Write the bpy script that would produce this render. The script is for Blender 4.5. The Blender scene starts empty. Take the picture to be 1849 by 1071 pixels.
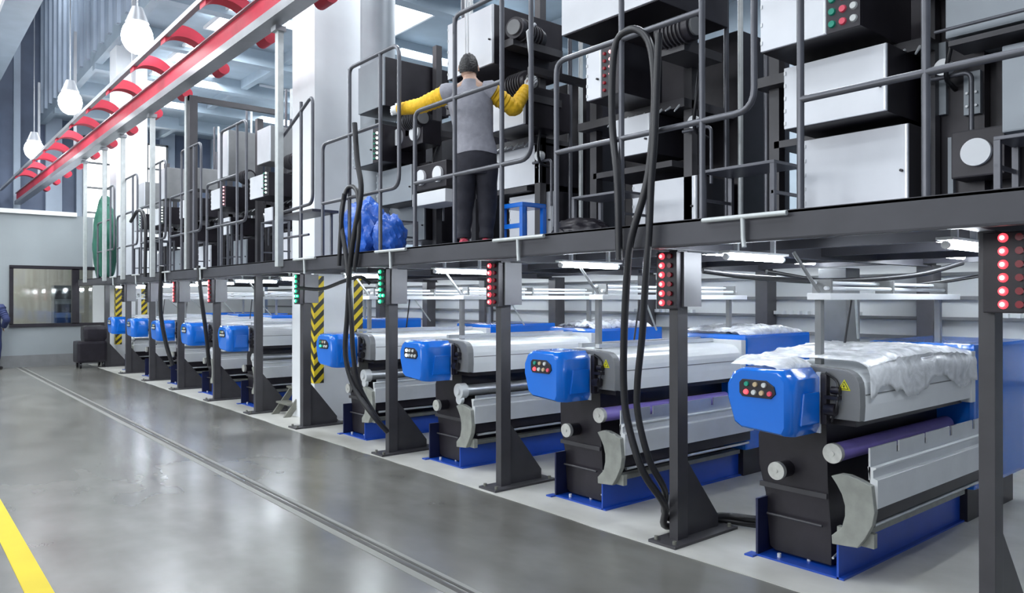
import bpy, bmesh, math, random
from mathutils import Vector, Matrix
random.seed(7)
R = math.radians
# ------------------------------------------------------------------ camera, world, exposure
FPX, VH, EYE, YAW = 1359.0, 540.0, 1.6, R(39.83)
SC = bpy.context.scene
cam_d = bpy.data.cameras.new('camera'); cam = bpy.data.objects.new('camera', cam_d)
SC.collection.objects.link(cam)
cam_d.sensor_width = 36.0; cam_d.lens = FPX/1849*36
cam.location = (0, 0, EYE)
cam.rotation_euler = (R(90)+math.atan((VH-535.5)/FPX), 0, -YAW)
cam_d.clip_start = .05; cam_d.clip_end = 200
SC.camera = cam
SC.view_settings.view_transform = 'Standard'; SC.view_settings.look = 'None'
SC.view_settings.gamma = 1; SC.view_settings.use_curve_mapping = False
SC.view_settings.exposure = 0.0
W = bpy.data.worlds.new('world'); SC.world = W; W.use_nodes = True
bg = W.node_tree.nodes['Background']; bg.inputs[0].default_value = (.72, .82, 1, 1); bg.inputs[1].default_value = .45

def lamp_area(loc, sx, sy, power, color=(.9, .95, 1), rot=(0, 0, 0)):
    l = bpy.data.lights.new('ceiling_and_fill_light', 'AREA'); l.shape = 'RECTANGLE'; l.size = sx; l.size_y = sy
    l.energy = power; l.color = color
    o = bpy.data.objects.new('ceiling_and_fill_light', l); SC.collection.objects.link(o)
    o.location = loc; o.rotation_euler = rot
    return o
# rows of roof lights over the aisle and over the machines
for yy in (2, 8, 14, 20, 26):
    lamp_area((1.0, yy, 7.85), 1.2, 4, 170 if yy < 10 else 150)
    lamp_area((-3, yy, 7.85), 1.2, 4, 120)
for yy in (9, 13, 17, 21, 25):
    lamp_area((6.6, yy, 7.8), 1.4, 2.5, 380)
    lamp_area((10.5, yy, 7.8), 1.4, 2.5, 250)
for yy in (1.5, 4.5):
    lamp_area((6.6, yy, 7.8), 1.2, 1.6, 200)

# unseen fill lights added along the left wall to brighten the upright machine faces
for yy in (1, 8, 15): lamp_area((-8.8, yy, 4.6), 3.2, 5.0, 330, (.93, .96, 1), (0, R(-90), 0))
for yy in (10, 17, 24): lamp_area((3.3, yy, 12.8), 1.2, 3, 260)  # fill lights added inside the raised roof to lighten its cladding
# ------------------------------------------------------------------ helpers
CY, SY = math.cos(YAW), math.sin(YAW)
def at(u, v, X=None, Y=None, D=None):
    "point of the photo's pixel ray on a chosen world plane"
    a = (u-924.5)/FPX
    dx, dy, dz = SY+a*CY, CY-a*SY, -(v-VH)/FPX
    t = X/dx if X is not None else (Y/dy if Y is not None else D)
    return Vector((dx*t, dy*t, EYE+dz*t))

def fillet(pts, r, n=5):
    pts = [Vector(p) for p in pts]; out = [pts[0]]
    for i in range(1, len(pts)-1):
        a, b, c = pts[i-1], pts[i], pts[i+1]
        d1 = (a-b); d2 = (c-b); k = min(r, d1.length*.49, d2.length*.49)
        p, q = b+d1.normalized()*k, b+d2.normalized()*k
        for j in range(n+1):
            t = j/n; out.append((1-t)**2*p + 2*t*(1-t)*b + t*t*q)
    out.append(pts[-1]); return out
def smooth_path(pts, n=6):
    P = [Vector(p) for p in pts]; P = [2*P[0]-P[1]]+P+[2*P[-1]-P[-2]]; out = []
    for i in range(1, len(P)-2):
        p0, p1, p2, p3 = P[i-1:i+3]
        for j in range(n):
            t = j/n
            out.append(.5*((2*p1)+(p2-p0)*t+(2*p0-5*p1+4*p2-p3)*t*t+(3*p1-p0-3*p2+p3)*t**3))
    out.append(P[-2]); return out

class MB:
    def __init__(s): s.bm = bmesh.new(); s.sm = False
    def box(s, x0, y0, z0, x1, y1, z1, b=0):
        bm = bmesh.new()
        bmesh.ops.create_cube(bm, size=1, matrix=Matrix.Translation(((x0+x1)/2, (y0+y1)/2, (z0+z1)/2)) @ Matrix.Diagonal((abs(x1-x0), abs(y1-y0), abs(z1-z0), 1)))
        if b: bmesh.ops.bevel(bm, geom=bm.edges[:], offset=b, segments=2, affect='EDGES', profile=.7)
        s.merge(bm); return s
    def merge(s, bm, mat=None):
        if mat is not None: bm.transform(mat)
        me = bpy.data.meshes.new('t'); bm.to_mesh(me); bm.free(); s.bm.from_mesh(me); bpy.data.meshes.remove(me); return s
    def cyl(s, p, q, r, r2=None, seg=20):
        p, q = Vector(p), Vector(q); d = q-p; r2 = r if r2 is None else r2
        bm = bmesh.new()
        bmesh.ops.create_cone(bm, cap_ends=True, segments=seg, radius1=r, radius2=r2, depth=d.length)
        m = Matrix.Translation((p+q)/2) @ d.to_track_quat('Z', 'Y').to_matrix().to_4x4()
        s.merge(bm, m); s.sm = True; return s
    def tube(s, pts, r, seg=10, rs=None, sq=1.0):
        pts = [Vector(p) for p in pts]; bm = s.bm; rings = []; n = len(pts)
        t0 = (pts[1]-pts[0]).normalized(); up = Vector((0, 0, 1)) if abs(t0.z) < .9 else Vector((1, 0, 0))
        nv = (up-t0*up.dot(t0)).normalized()
        for i, p in enumerate(pts):
            t = (pts[min(i+1, n-1)]-pts[max(i-1, 0)])
            t = t.normalized() if t.length > 1e-9 else t0
            nv = (nv-t*nv.dot(t)); nv = nv.normalized() if nv.length > 1e-6 else t.orthogonal().normalized()
            bv = t.cross(nv); rr = rs[i] if rs else r
            rings.append([bm.verts.new(p+nv*(rr*sq*math.cos(2*math.pi*k/seg))+bv*(rr*math.sin(2*math.pi*k/seg))) for k in range(seg)])
        for a, b in zip(rings, rings[1:]):
            for k in range(seg): bm.faces.new((a[k], a[(k+1) % seg], b[(k+1) % seg], b[k]))
        bm.faces.new(list(reversed(rings[0]))); bm.faces.new(rings[-1]); s.sm = True; return s
    def prism(s, pts, axis, a, b, bev=0):
        bm = bmesh.new()
        def v(p, t): return {'x': (t, p[0], p[1]), 'y': (p[0], t, p[1]), 'z': (p[0], p[1], t)}[axis]
        A = [bm.verts.new(v(p, a)) for p in pts]; B = [bm.verts.new(v(p, b)) for p in pts]; n = len(pts)
        bm.faces.new(A); bm.faces.new(list(reversed(B)))
        for i in range(n): bm.faces.new((A[i], B[i], B[(i+1) % n], A[(i+1) % n]))
        bmesh.ops.recalc_face_normals(bm, faces=bm.faces[:])
        if bev: bmesh.ops.bevel(bm, geom=bm.edges[:], offset=bev, segments=2, affect='EDGES', profile=.7)
        s.merge(bm); return s
    def loft(s, rings, close=True):
        bm = s.bm; V = [[bm.verts.new(p) for p in r] for r in rings]; n = len(V[0])
        for a, b in zip(V, V[1:]):
            for k in range(n): bm.faces.new((a[k], a[(k+1) % n], b[(k+1) % n], b[k]))
        if close: bm.faces.new(list(reversed(V[0]))); bm.faces.new(V[-1])
        s.sm = True; return s
    def build(s, name, mat, parent=None, smooth=None):
        bmesh.ops.recalc_face_normals(s.bm, faces=s.bm.faces[:])
        off = Vector()
        p = parent
        while p is not None: off += p.location; p = p.parent
        if parent is None:
            vs = [v.co for v in s.bm.verts]
            off = Vector(((min(v.x for v in vs)+max(v.x for v in vs))/2, (min(v.y for v in vs)+max(v.y for v in vs))/2, min(v.z for v in vs)))
        bmesh.ops.translate(s.bm, verts=s.bm.verts[:], vec=-off)
        me = bpy.data.meshes.new(name); s.bm.to_mesh(me); s.bm.free()
        if s.sm if smooth is None else smooth:
            for f in me.polygons: f.use_smooth = True
            try: me.set_sharp_from_angle(angle=R(38))
            except Exception: pass
        o = bpy.data.objects.new(name, me); SC.collection.objects.link(o)
        me.materials.append(mat)
        if parent is None: o.location = off
        else: o.parent = parent
        return o
def tag(o, label=None, cat=None, group=None, kind=None):
    if label: o['label'] = label
    if cat: o['category'] = cat
    if group: o['group'] = group
    if kind: o['kind'] = kind
    return o
def empty(name, loc, label, cat, group=None):
    o = bpy.data.objects.new(name, None); SC.collection.objects.link(o); o.location = loc; o.empty_display_size = .1
    return tag(o, label, cat, group)
def copy_tree(o, parent=None):
    c = o.copy(); SC.collection.objects.link(c); c.parent = parent
    for ch in list(o.children): copy_tree(ch, c)
    return c
def struct(name, mb, mat, parent=None):
    o = mb.build(name, mat, parent)
    if parent is None: o['kind'] = 'structure'
    return o

# ------------------------------------------------------------------ materials
def mat(name, col, rough=.5, metal=0., emit=0., ecol=None, noise=0., nscale=8., bump=0., coat=0., alpha=None, trans=0.):
    m = bpy.data.materials.new(name); m.use_nodes = True; nt = m.node_tree; b = nt.nodes['Principled BSDF']
    b.inputs['Base Color'].default_value = (*col, 1); b.inputs['Roughness'].default_value = rough
    b.inputs['Metallic'].default_value = metal; b.inputs['Coat Weight'].default_value = coat
    b.inputs['Transmission Weight'].default_value = trans
    if emit: b.inputs['Emission Color'].default_value = (*(ecol or col), 1); b.inputs['Emission Strength'].default_value = emit
    if noise or bump:
        tc = nt.nodes.new('ShaderNodeTexCoord'); n = nt.nodes.new('ShaderNodeTexNoise'); n.inputs['Scale'].default_value = nscale; n.inputs['Detail'].default_value = 6
        nt.links.new(tc.outputs['Object'], n.inputs['Vector'])
        if noise:
            r = nt.nodes.new('ShaderNodeMapRange'); r.inputs['From Min'].default_value = .3; r.inputs['From Max'].default_value = .7
            r.inputs['To Min'].default_value = 1-noise; r.inputs['To Max'].default_value = 1+noise*.6
            nt.links.new(n.outputs['Fac'], r.inputs['Value'])
            mx = nt.nodes.new('ShaderNodeVectorMath'); mx.operation = 'SCALE'; mx.inputs[0].default_value = col
            nt.links.new(r.outputs[0], mx.inputs['Scale']); nt.links.new(mx.outputs[0], b.inputs['Base Color'])
        if bump:
            bp = nt.nodes.new('ShaderNodeBump'); bp.inputs['Strength'].default_value = bump; bp.inputs['Distance'].default_value = .02
            nt.links.new(n.outputs['Fac'], bp.inputs['Height']); nt.links.new(bp.outputs[0], b.inputs['Normal'])
    return m
M = dict(
 dark=mat('dark_paint', (.058, .056, .062), .42, .1, noise=.15, nscale=5),
 deck=mat('deck_paint', (.05, .05, .06), .5, .1, noise=.2, nscale=3),
 navyp=mat('dark_navy_paint', (.010, .014, .055), .45, noise=.1, nscale=5),
 housing=mat('housing_grey', (.13, .13, .14), .45, .1, noise=.1, nscale=5),
 deckp=mat('deck_plate_lit', (.20, .21, .26), .4, .3, noise=.2, nscale=2),  # lighter bluish copy of the deck colour, light on its underside painted in
 tubeg=mat('railing_paint', (.115, .118, .135), .32, .35, noise=.1, nscale=9),
 black=mat('black_metal', (.021, .018, .024), .38, .2, noise=.3, nscale=6),
 rubber=mat('black_rubber', (.014, .014, .017), .42),
 blue=mat('blue_paint', (.003, .15, .66), .22, 0, coat=.5, noise=.05, nscale=3),
 bluebase=mat('base_blue_paint', (.008, .065, .42), .35, 0, coat=.2, noise=.12, nscale=4),
 silver=mat('brushed_aluminium', (.62, .64, .66), .34, .75, noise=.06, nscale=6),
 alu=mat('pale_aluminium', (.74, .76, .77), .45, .25, noise=.05, nscale=6),
 cover=mat('cover_white', (.80, .82, .83), .3, .1, noise=.04, nscale=5),
 grey=mat('grey_paint', (.20, .205, .21), .45, .1, noise=.1, nscale=6),
 olive=mat('olive_grey_casting', (.30, .31, .28), .55, .1, noise=.15, nscale=14),
 purple=mat('purple_sleeve', (.27, .21, .62), .4, 0, noise=.08, nscale=9),
 disc=mat('disc_metal', (.62, .62, .58), .45, .4, noise=.12, nscale=30),
 door=mat('cabinet_door_white', (.78, .80, .84), .45, .1, noise=.05, nscale=3),
 doorg=mat('cabinet_door_grey', (.30, .33, .36), .45, .2, noise=.08, nscale=3),
 white=mat('white_paint', (.8, .82, .84), .4, noise=.03, nscale=4),
 wall=mat('office_wall_paint', (.27, .30, .315), .6, noise=.06, nscale=1.2),
 wallw=mat('white_wall_panels', (.72, .74, .74), .5, noise=.05, nscale=1.5),
 ceil=mat('ceiling_sheet', (.34, .41, .47), .5, .1, noise=.12, nscale=1.5),
 red=mat('red_paint', (.52, .025, .055), .6, noise=.1, nscale=4),
 railg=mat('rail_grey', (.33, .34, .36), .4, .4, noise=.08, nscale=5),
 shirt=mat('grey_cloth', (.30, .30, .34), .85, noise=.12, nscale=20, bump=.3),
 sleeve=mat('yellow_cloth', (.85, .50, .015), .7, noise=.12, nscale=25, bump=.5),
 trouser=mat('black_cloth', (.022, .022, .032), .85, noise=.2, nscale=20, bump=.2),
 glove=mat('white_cotton', (.75, .77, .78), .9, bump=.2, nscale=40),
 skin=mat('skin', (.50, .32, .24), .55), hair=mat('black_hair', (.012, .011, .012), .5, noise=.3, nscale=60, bump=.6),
 redshoe=mat('red_shoe', (.55, .06, .10), .5), navy=mat('navy_cloth', (.02, .03, .10), .8, noise=.1, nscale=15),
 bag=mat('blue_plastic_bag', (.02, .13, .60), .3, coat=.3, bump=1., nscale=9, noise=.25),
 tube=mat('tube_glow', (1, 1, 1), .4, emit=72, ecol=(.86, .93, 1)),
 bulb=mat('bulb_glow', (1, 1, 1), .4, emit=30, ecol=(.93, .97, 1)),
 skyl=mat('skylight_glow', (1, 1, 1), .4, emit=2.6, ecol=(.93, .98, 1)),
 led_r=mat('led_red', (1, .1, .1), .3, emit=1.6, ecol=(1, .06, .09)), led_c=mat('led_core', (1, .6, .6), .3, emit=4, ecol=(1, .42, .42)), led_gc=mat('led_green_core', (.5, 1, .8), .3, emit=4, ecol=(.4, 1, .65)),
 led_w=mat('led_hot', (1, .6, .6), .3, emit=2.5, ecol=(1, .30, .34)),
 led_g=mat('led_green', (.1, 1, .6), .3, emit=1.4, ecol=(.03, .8, .34)),
 led_wh=mat('led_white', (1, 1, 1), .3, emit=3.5, ecol=(.85, 1, .95)),
 lens_r=mat('red_lens', (.28, .01, .02), .25, coat=.5), lens_g=mat('green_lens', (.02, .22, .14), .25, coat=.5),
 cap_r=mat('red_button', (.75, .08, .13), .3, coat=.4), cap_g=mat('green_button', (.01, .30, .20), .3, coat=.4),
 cap_w=mat('clear_button', (.6, .62, .6), .3, coat=.4), cap_y=mat('amber_button', (.55, .42, .25), .3, coat=.4),
 yellow=mat('yellow_sign', (.75, .72, .02), .5),
 amber=mat('dull_yellow', (.56, .43, .008), .75, noise=.1, nscale=2),
 groove=mat('groove_dark', (.05, .048, .045), .6), groovel=mat('groove_edge', (.19, .19, .175), .5),
 beige=mat('office_beige', (.50, .47, .42), .7, noise=.05, nscale=1.5),
 pipe=mat('pale_pipe', (.55, .58, .58), .4, .2, noise=.1, nscale=14),
 tread=mat('worn_steel', (.22, .22, .19), .5, .3, noise=.25, nscale=10),
 green=mat('dark_green_cover', (.02, .12, .08), .7, noise=.3, nscale=5),
 bluewall=mat('hall_cladding_blue', (.10, .13, .20), .5, noise=.35, nscale=.6),
 clad=mat('hall_cladding_pale', (.36, .42, .50), .5, .1, noise=.2, nscale=.8),
)
# coated concrete floor with worn and stained patches
def floor_mat(name, c1, c2, r0, r1):
    m = bpy.data.materials.new(name); m.use_nodes = True; nt = m.node_tree; b = nt.nodes['Principled BSDF']
    tc = nt.nodes.new('ShaderNodeTexCoord')
    n = nt.nodes.new('ShaderNodeTexNoise'); n.inputs['Scale'].default_value = .55; n.inputs['Detail'].default_value = 5; n.inputs['Roughness'].default_value = .55
    n2 = nt.nodes.new('ShaderNodeTexNoise'); n2.inputs['Scale'].default_value = 3.2; n2.inputs['Detail'].default_value = 3
    mp = nt.nodes.new('ShaderNodeMapping'); mp.inputs['Scale'].default_value = (1, .45, 1)
    nt.links.new(tc.outputs['Object'], n.inputs['Vector']); nt.links.new(tc.outputs['Object'], mp.inputs[0]); nt.links.new(mp.outputs[0], n2.inputs['Vector'])
    a = nt.nodes.new('ShaderNodeMath'); a.operation = 'MULTIPLY_ADD'; a.inputs[1].default_value = .45
    nt.links.new(n2.outputs['Fac'], a.inputs[0]); nt.links.new(n.outputs['Fac'], a.inputs[2])
    cr = nt.nodes.new('ShaderNodeValToRGB'); cr.color_ramp.elements[0].position = .5; cr.color_ramp.elements[1].position = .88
    cr.color_ramp.elements[0].color = (*c1, 1); cr.color_ramp.elements[1].color = (*c2, 1)
    nt.links.new(a.outputs[0], cr.inputs[0]); nt.links.new(cr.outputs[0], b.inputs['Base Color'])
    rr = nt.nodes.new('ShaderNodeMapRange'); rr.inputs['To Min'].default_value = r0; rr.inputs['To Max'].default_value = r1
    nt.links.new(n2.outputs['Fac'], rr.inputs['Value']); nt.links.new(rr.outputs[0], b.inputs['Roughness'])
    b.inputs['IOR'].default_value = 1.5
    return m
M['floor'] = floor_mat('coated_concrete', (.095, .092, .082), (.165, .163, .15), .17, .30)
M['pad'] = floor_mat('pale_lit_concrete', (.34, .335, .30), (.60, .595, .56), .3, .5)  # paler concrete, part of the paleness is tube light put into the colour
# diagonal black and yellow bands
def hazard():
    m = bpy.data.materials.new('hazard_bands'); m.use_nodes = True; nt = m.node_tree; b = nt.nodes['Principled BSDF']
    tc = nt.nodes.new('ShaderNodeTexCoord'); sp = nt.nodes.new('ShaderNodeSeparateXYZ'); nt.links.new(tc.outputs['Object'], sp.inputs[0])
    def mth(op, a, c):
        x = nt.nodes.new('ShaderNodeMath'); x.operation = op
        for i, t in enumerate((a, c)):
            if isinstance(t, (int, float)): x.inputs[i].default_value = t
            elif t is not None: nt.links.new(t, x.inputs[i])
        return x.outputs[0]
    f = mth('FRACT', mth('MULTIPLY', mth('SUBTRACT', mth('ADD', sp.outputs[2], 5.0), mth('ADD', sp.outputs[0], sp.outputs[1])), 6.6), None)
    g = mth('GREATER_THAN', f, .5)
    mx = nt.nodes.new('ShaderNodeMix'); mx.data_type = 'RGBA'; nt.links.new(g, mx.inputs[0])
    mx.inputs[6].default_value = (.03, .03, .02, 1); mx.inputs[7].default_value = (.80, .60, .02, 1)
    nt.links.new(mx.outputs[2], b.inputs['Base Color']); b.inputs['Roughness'].default_value = .5
    return m
M['hazard'] = hazard()
def glass(name, tint, fac, rough=.05):
    m = bpy.data.materials.new(name); m.use_nodes = True; nt = m.node_tree; nt.nodes.clear()
    o = nt.nodes.new('ShaderNodeOutputMaterial'); mx = nt.nodes.new('ShaderNodeMixShader'); t = nt.nodes.new('ShaderNodeBsdfTransparent'); g = nt.nodes.new('ShaderNodeBsdfGlossy')
    t.inputs[0].default_value = (*tint, 1); g.inputs['Roughness'].default_value = rough; mx.inputs[0].default_value = fac
    nt.links.new(t.outputs[0], mx.inputs[1]); nt.links.new(g.outputs[0], mx.inputs[2]); nt.links.new(mx.outputs[0], o.inputs[0]); return m
M['glass'] = glass('window_glass', (.9, .95, .95), .12)
def plastic():
    m = bpy.data.materials.new('clear_plastic_film'); m.use_nodes = True; nt = m.node_tree; nt.nodes.clear()
    o = nt.nodes.new('ShaderNodeOutputMaterial'); mx = nt.nodes.new('ShaderNodeMixShader'); t = nt.nodes.new('ShaderNodeBsdfTransparent'); g = nt.nodes.new('ShaderNodeBsdfPrincipled')
    g.inputs['Base Color'].default_value = (.93, .95, .97, 1); g.inputs['Roughness'].default_value = .22
    tc = nt.nodes.new('ShaderNodeTexCoord'); n = nt.nodes.new('ShaderNodeTexNoise'); n.inputs['Scale'].default_value = 7; n.inputs['Detail'].default_value = 7; n.inputs['Distortion'].default_value = 1.6
    nt.links.new(tc.outputs['Object'], n.inputs['Vector'])
    bp = nt.nodes.new('ShaderNodeBump'); bp.inputs['Strength'].default_value = .5; bp.inputs['Distance'].default_value = .02
    nt.links.new(n.outputs['Fac'], bp.inputs['Height']); nt.links.new(bp.outputs[0], g.inputs['Normal'])
    mr = nt.nodes.new('ShaderNodeMapRange'); mr.inputs['From Min'].default_value = .35; mr.inputs['From Max'].default_value = .65; mr.inputs['To Min'].default_value = .5; mr.inputs['To Max'].default_value = .95
    nt.links.new(n.outputs['Fac'], mr.inputs[0]); nt.links.new(mr.outputs[0], mx.inputs[0])
    nt.links.new(t.outputs[0], mx.inputs[1]); nt.links.new(g.outputs[0], mx.inputs[2]); nt.links.new(mx.outputs[0], o.inputs[0]); return m
M['film'] = plastic()

ORD = ['nearest the camera', 'second nearest', 'third nearest', 'fourth nearest', 'fifth nearest', 'sixth nearest', 'seventh nearest', 'eighth nearest', 'ninth nearest', 'tenth nearest', 'eleventh nearest', 'twelfth nearest']
# ------------------------------------------------------------------ setting
struct('floor', MB().box(-9, -4, -.1, 14, 31, 0), M['floor'])
rp_ = random.Random(11); o_ = []
yy_ = -4.0
while yy_ < 20.9:
    o_.append((3.83+.012*math.sin(yy_*1.3)+rp_.uniform(-.008, .008), yy_)); yy_ += .22
struct('floor_machine_pad', MB().prism([(9, -4)]+o_+[(o_[-1][0], 20.9), (9, 20.9)], 'z', 0, .004), M['pad'])
t = MB(); t.box(2.40, -3, 0, 2.43, 20.9, .003); t.box(2.452, -3, 0, 2.468, 20.9, .003); struct('trim_1', t, M['groove'])
t = MB(); t.box(2.345, -3, 0, 2.398, 20.9, .0025); t.box(2.47, -3, 0, 2.50, 20.9, .0025); struct('trim_2', t, M['groovel'])
struct('trim_3', MB().box(.588, -3, 0, .715, 20.2, .003), M['amber'])
struct('wall_left', MB().box(-9.2, -4, 0, -9, 31, 8), M['wallw'])
# ceiling: left part, raised monitor, right part
struct('ceiling', MB().box(-9, -4, 8.0, 2.6, 31, 8.15), M['ceil'])
struct('ceiling_over_machines', MB().box(4.2, -4, 8.0, 14, 31, 8.15), M['ceil'])
struct('ceiling_raised', MB().box(2.4, -4, 13, 4.4, 31, 13.1), M['clad'])
t = MB().box(4.2, -4, 8.15, 4.35, 31, 13); struct('wall_monitor', t, M['clad'])
t = MB()
for i in range(26):
    y = 9+i*.85; t.box(4.12, y, 8.0, 4.2, y+.16, 13)
struct('trim_4', t, M['clad'])
t = MB()
for y in range(4, 31, 3): t.box(4.2, y, 7.6, 14, y+.28, 8.0)
for x in (4.2, 8.0, 11.8): t.box(x, -4, 7.75, x+.18, 31, 8.0)
struct('trim_5', t, M['ceil'])
# hall end wall with dark band and ribs
t = MB().box(-9, 31, 0, 14, 31.2, 13); struct('wall_far', t, M['bluewall'])
t = MB()
for i, x in enumerate([-8+.95*j for j in range(23)]): t.box(x, 30.8, 0, x+(.5 if i % 3 else .2), 31, 13)
struct('trim_6', t, M['clad'])
struct('wall_right', MB().box(14, -4, 0, 14.2, 31, 8), M['ceil'])
# office block wall (with two window openings) and the white wall right of it
ow = MB()
Yw = 20.9
xa, xb = at(22, 535, Y=Yw).x, at(131, 535, Y=Yw).x
xc, xd = at(141, 535, Y=Yw).x, at(200, 535, Y=Yw).x
zb, zt = 1.0, 2.33
ow.box(-9, Yw, 0, xd, Yw+.15, zb); ow.box(-9, Yw, zt, xd, Yw+.15, 3.62); ow.box(-9, Yw, zb, xa, Yw+.15, zt); ow.box(xb, Yw, zb, xc, Yw+.15, zt)
ow.box(xd, Yw, 0, 8.29, Yw+.15, 3.62)
struct('wall_office', ow, M['wall'])
struct('trim_7', MB().box(-9, Yw-.06, 3.60, 3.6, Yw+.3, 3.70), M['wallw'])
struct('baseboard_office', MB().box(-9, Yw-.02, 0, 9, Yw, .28), M['grey'])
for i, (x0, x1) in enumerate(((xa, xb), (xc, xd))):
    e = bpy.data.objects.new('window_%d' % (i+1), None); SC.collection.objects.link(e); e.location = (x0, Yw, zb); e['kind'] = 'structure'
    f = MB(); w = .06
    f.box(x0-w, Yw-.05, zb-w, x1+w, Yw+.05, zb+.02); f.box(x0-w, Yw-.05, zt-.02, x1+w, Yw+.05, zt+w)
    f.box(x0-w, Yw-.05, zb, x0+.02, Yw+.05, zt); f.box(x1-.02, Yw-.05, zb, x1+w, Yw+.05, zt)
    f.build('window_frame', M['black'], e)
    MB().box(x0, Yw+.03, zb, x1, Yw+.036, zt).build('window_pane', M['glass'], e)
struct('wall_office_back', MB().box(-9, 24, 0, 6, 24.1, 3.6), M['beige'])
struct('ceiling_office', MB().box(-9, Yw+.15, 3.4, 9.3, 24.1, 3.5), M['white'])
lamp_area((1.8, 22.6, 3.3), 2.5, .6, 95, (1, .97, .92))
# white wall and bright windows above the platform's far end
struct('wall_office_right', MB().box(3.95, Yw-.03, 0.3, 8.28, Yw-.001, 3.58), M['wallw'])
e = bpy.data.objects.new('window_3', None); SC.collection.objects.link(e); e.location = (7, 30.7, 3.8); e['kind'] = 'structure'
f = MB()
for x in (5.5, 6.2, 6.9, 7.6, 8.3): f.box(x, 30.68, 3.8, x+.07, 30.78, 7.5)
for z in (3.8, 4.7, 5.6, 6.5, 7.43): f.box(5.5, 30.68, z, 8.37, 30.78, z+.07)
f.build('window_frame', M['grey'], e); MB().box(5.55, 30.74, 3.82, 8.33, 30.76, 7.45).build('window_pane', M['skyl'], e)
# skylight and ceiling light panels
def ceiling_panel(x0, y0, x1, y1, lab, z=7.99, grp=None):
    e = empty('ceiling_light_panel', ((x0+x1)/2, (y0+y1)/2, z), lab, 'ceiling light', grp)
    f = MB(); b = .05
    f.box(x0-b, y0-b, z-.06, x1+b, y0, z); f.box(x0-b, y1, z-.06, x1+b, y1+b, z); f.box(x0-b, y0, z-.06, x0, y1, z); f.box(x1, y0, z-.06, x1+b, y1, z)
    f.build('frame', M['white'], e); MB().box(x0, y0, z-.04, x1, y1, z-.03).build('diffuser', M['skyl'], e)
for i in range(6):
    ceiling_panel(5.55, 10.1+2.9*i, 5.95, 11.6+2.9*i, 'slim white ceiling light seen past the red overhead rail, %s of its row' % ORD[i], z=7.6 if False else 7.74, grp='slim ceiling lights beside the red rail')
for i, (x0, y0, x1, y1, lab) in enumerate((
    (6.6, 13.2, 9.4, 16.6, 'wide white skylight over the white building column'),
    (8.4, 18.5, 9.9, 19.6, 'small white ceiling light behind the dark gate frame'),
    (6.2, 21.8, 7.2, 22.8, 'small square ceiling light above the far platform end'),
    (8.6, 22.0, 9.6, 23.4, 'pale ceiling light in the far machine ceiling'),
    (-3.6, 7, 0.6, 14.6, 'large bright skylight at the upper frame corner'),
    (-3.6, 16.0, 1.9, 20.6, 'second bright skylight behind the large corner one'))):
    ceiling_panel(x0, y0, x1, y1, lab)

# ------------------------------------------------------------------ building columns with hazard stripes
def building_column(y0, lab, xl=4.3, xr=5.0):
    e = bpy.data.objects.new('building_column', None); SC.collection.objects.link(e); e.location = (4.65, y0+.35, 0)
    tag(e, lab, 'building column', 'white building columns with striped corners')
    MB().box(xl, y0, 0, xr, y0+.7, 8.0, b=.01).build('shaft', M['white'], e)
    for x in (xl, xr-.13):
        MB().box(x-.004, y0-.006, .5, x+.13, y0-.001, 1.9).build('hazard_stripe', M['hazard'], e)
    MB().box(xl-.006, y0-.002, .5, xl-.001, y0+.14, 1.9).build('hazard_stripe', M['hazard'], e)
building_column(9.17, 'white square building column with striped corners beside the gap in the winders')
building_column(20.1, 'white square building column with striped corners at the far end wall')

# ------------------------------------------------------------------ steel platform
CYS = [1.29, 3.12, 4.955, 6.785, 8.86, 10.4, 12.12, 14.0, 15.85, 17.73, 19.75]
XE, ZD0, ZD1 = 3.6, 1.91, 2.06
plat = empty('steel_platform', (6, 10, 1.91), 'long dark steel platform carrying the upper machines above the winders', 'platform')
MB().box(XE+.06, -.6, 2.03, 8.22, 20.7, 2.06).build('deck_plate', M['deckp'], plat)
e_ = MB(); e_.box(XE, -.6, ZD0, XE+.012, 20.7, ZD1); e_.box(XE, -.6, ZD1-.012, XE+.07, 20.7, ZD1+.004); e_.box(XE, -.6, ZD0, XE+.06, 20.7, ZD0+.012)
e_.build('edge_beam', M['deck'], plat)
for yc in [-.55]+CYS:
    b_ = MB(); b_.box(XE+.02, yc-.04, ZD0+.01, 8.22, yc+.04, ZD0+.022); b_.box(XE+.02, yc-.005, ZD0+.01, 8.22, yc+.005, 2.03)
    b_.build('cross_beam', M['deck'], plat)
for x in (4.9, 5.9, 6.9, 7.9):
    MB().box(x, -.6, ZD0+.04, x+.06, 20.7, 2.03).build('long_beam', M['deck'], plat)
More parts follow.
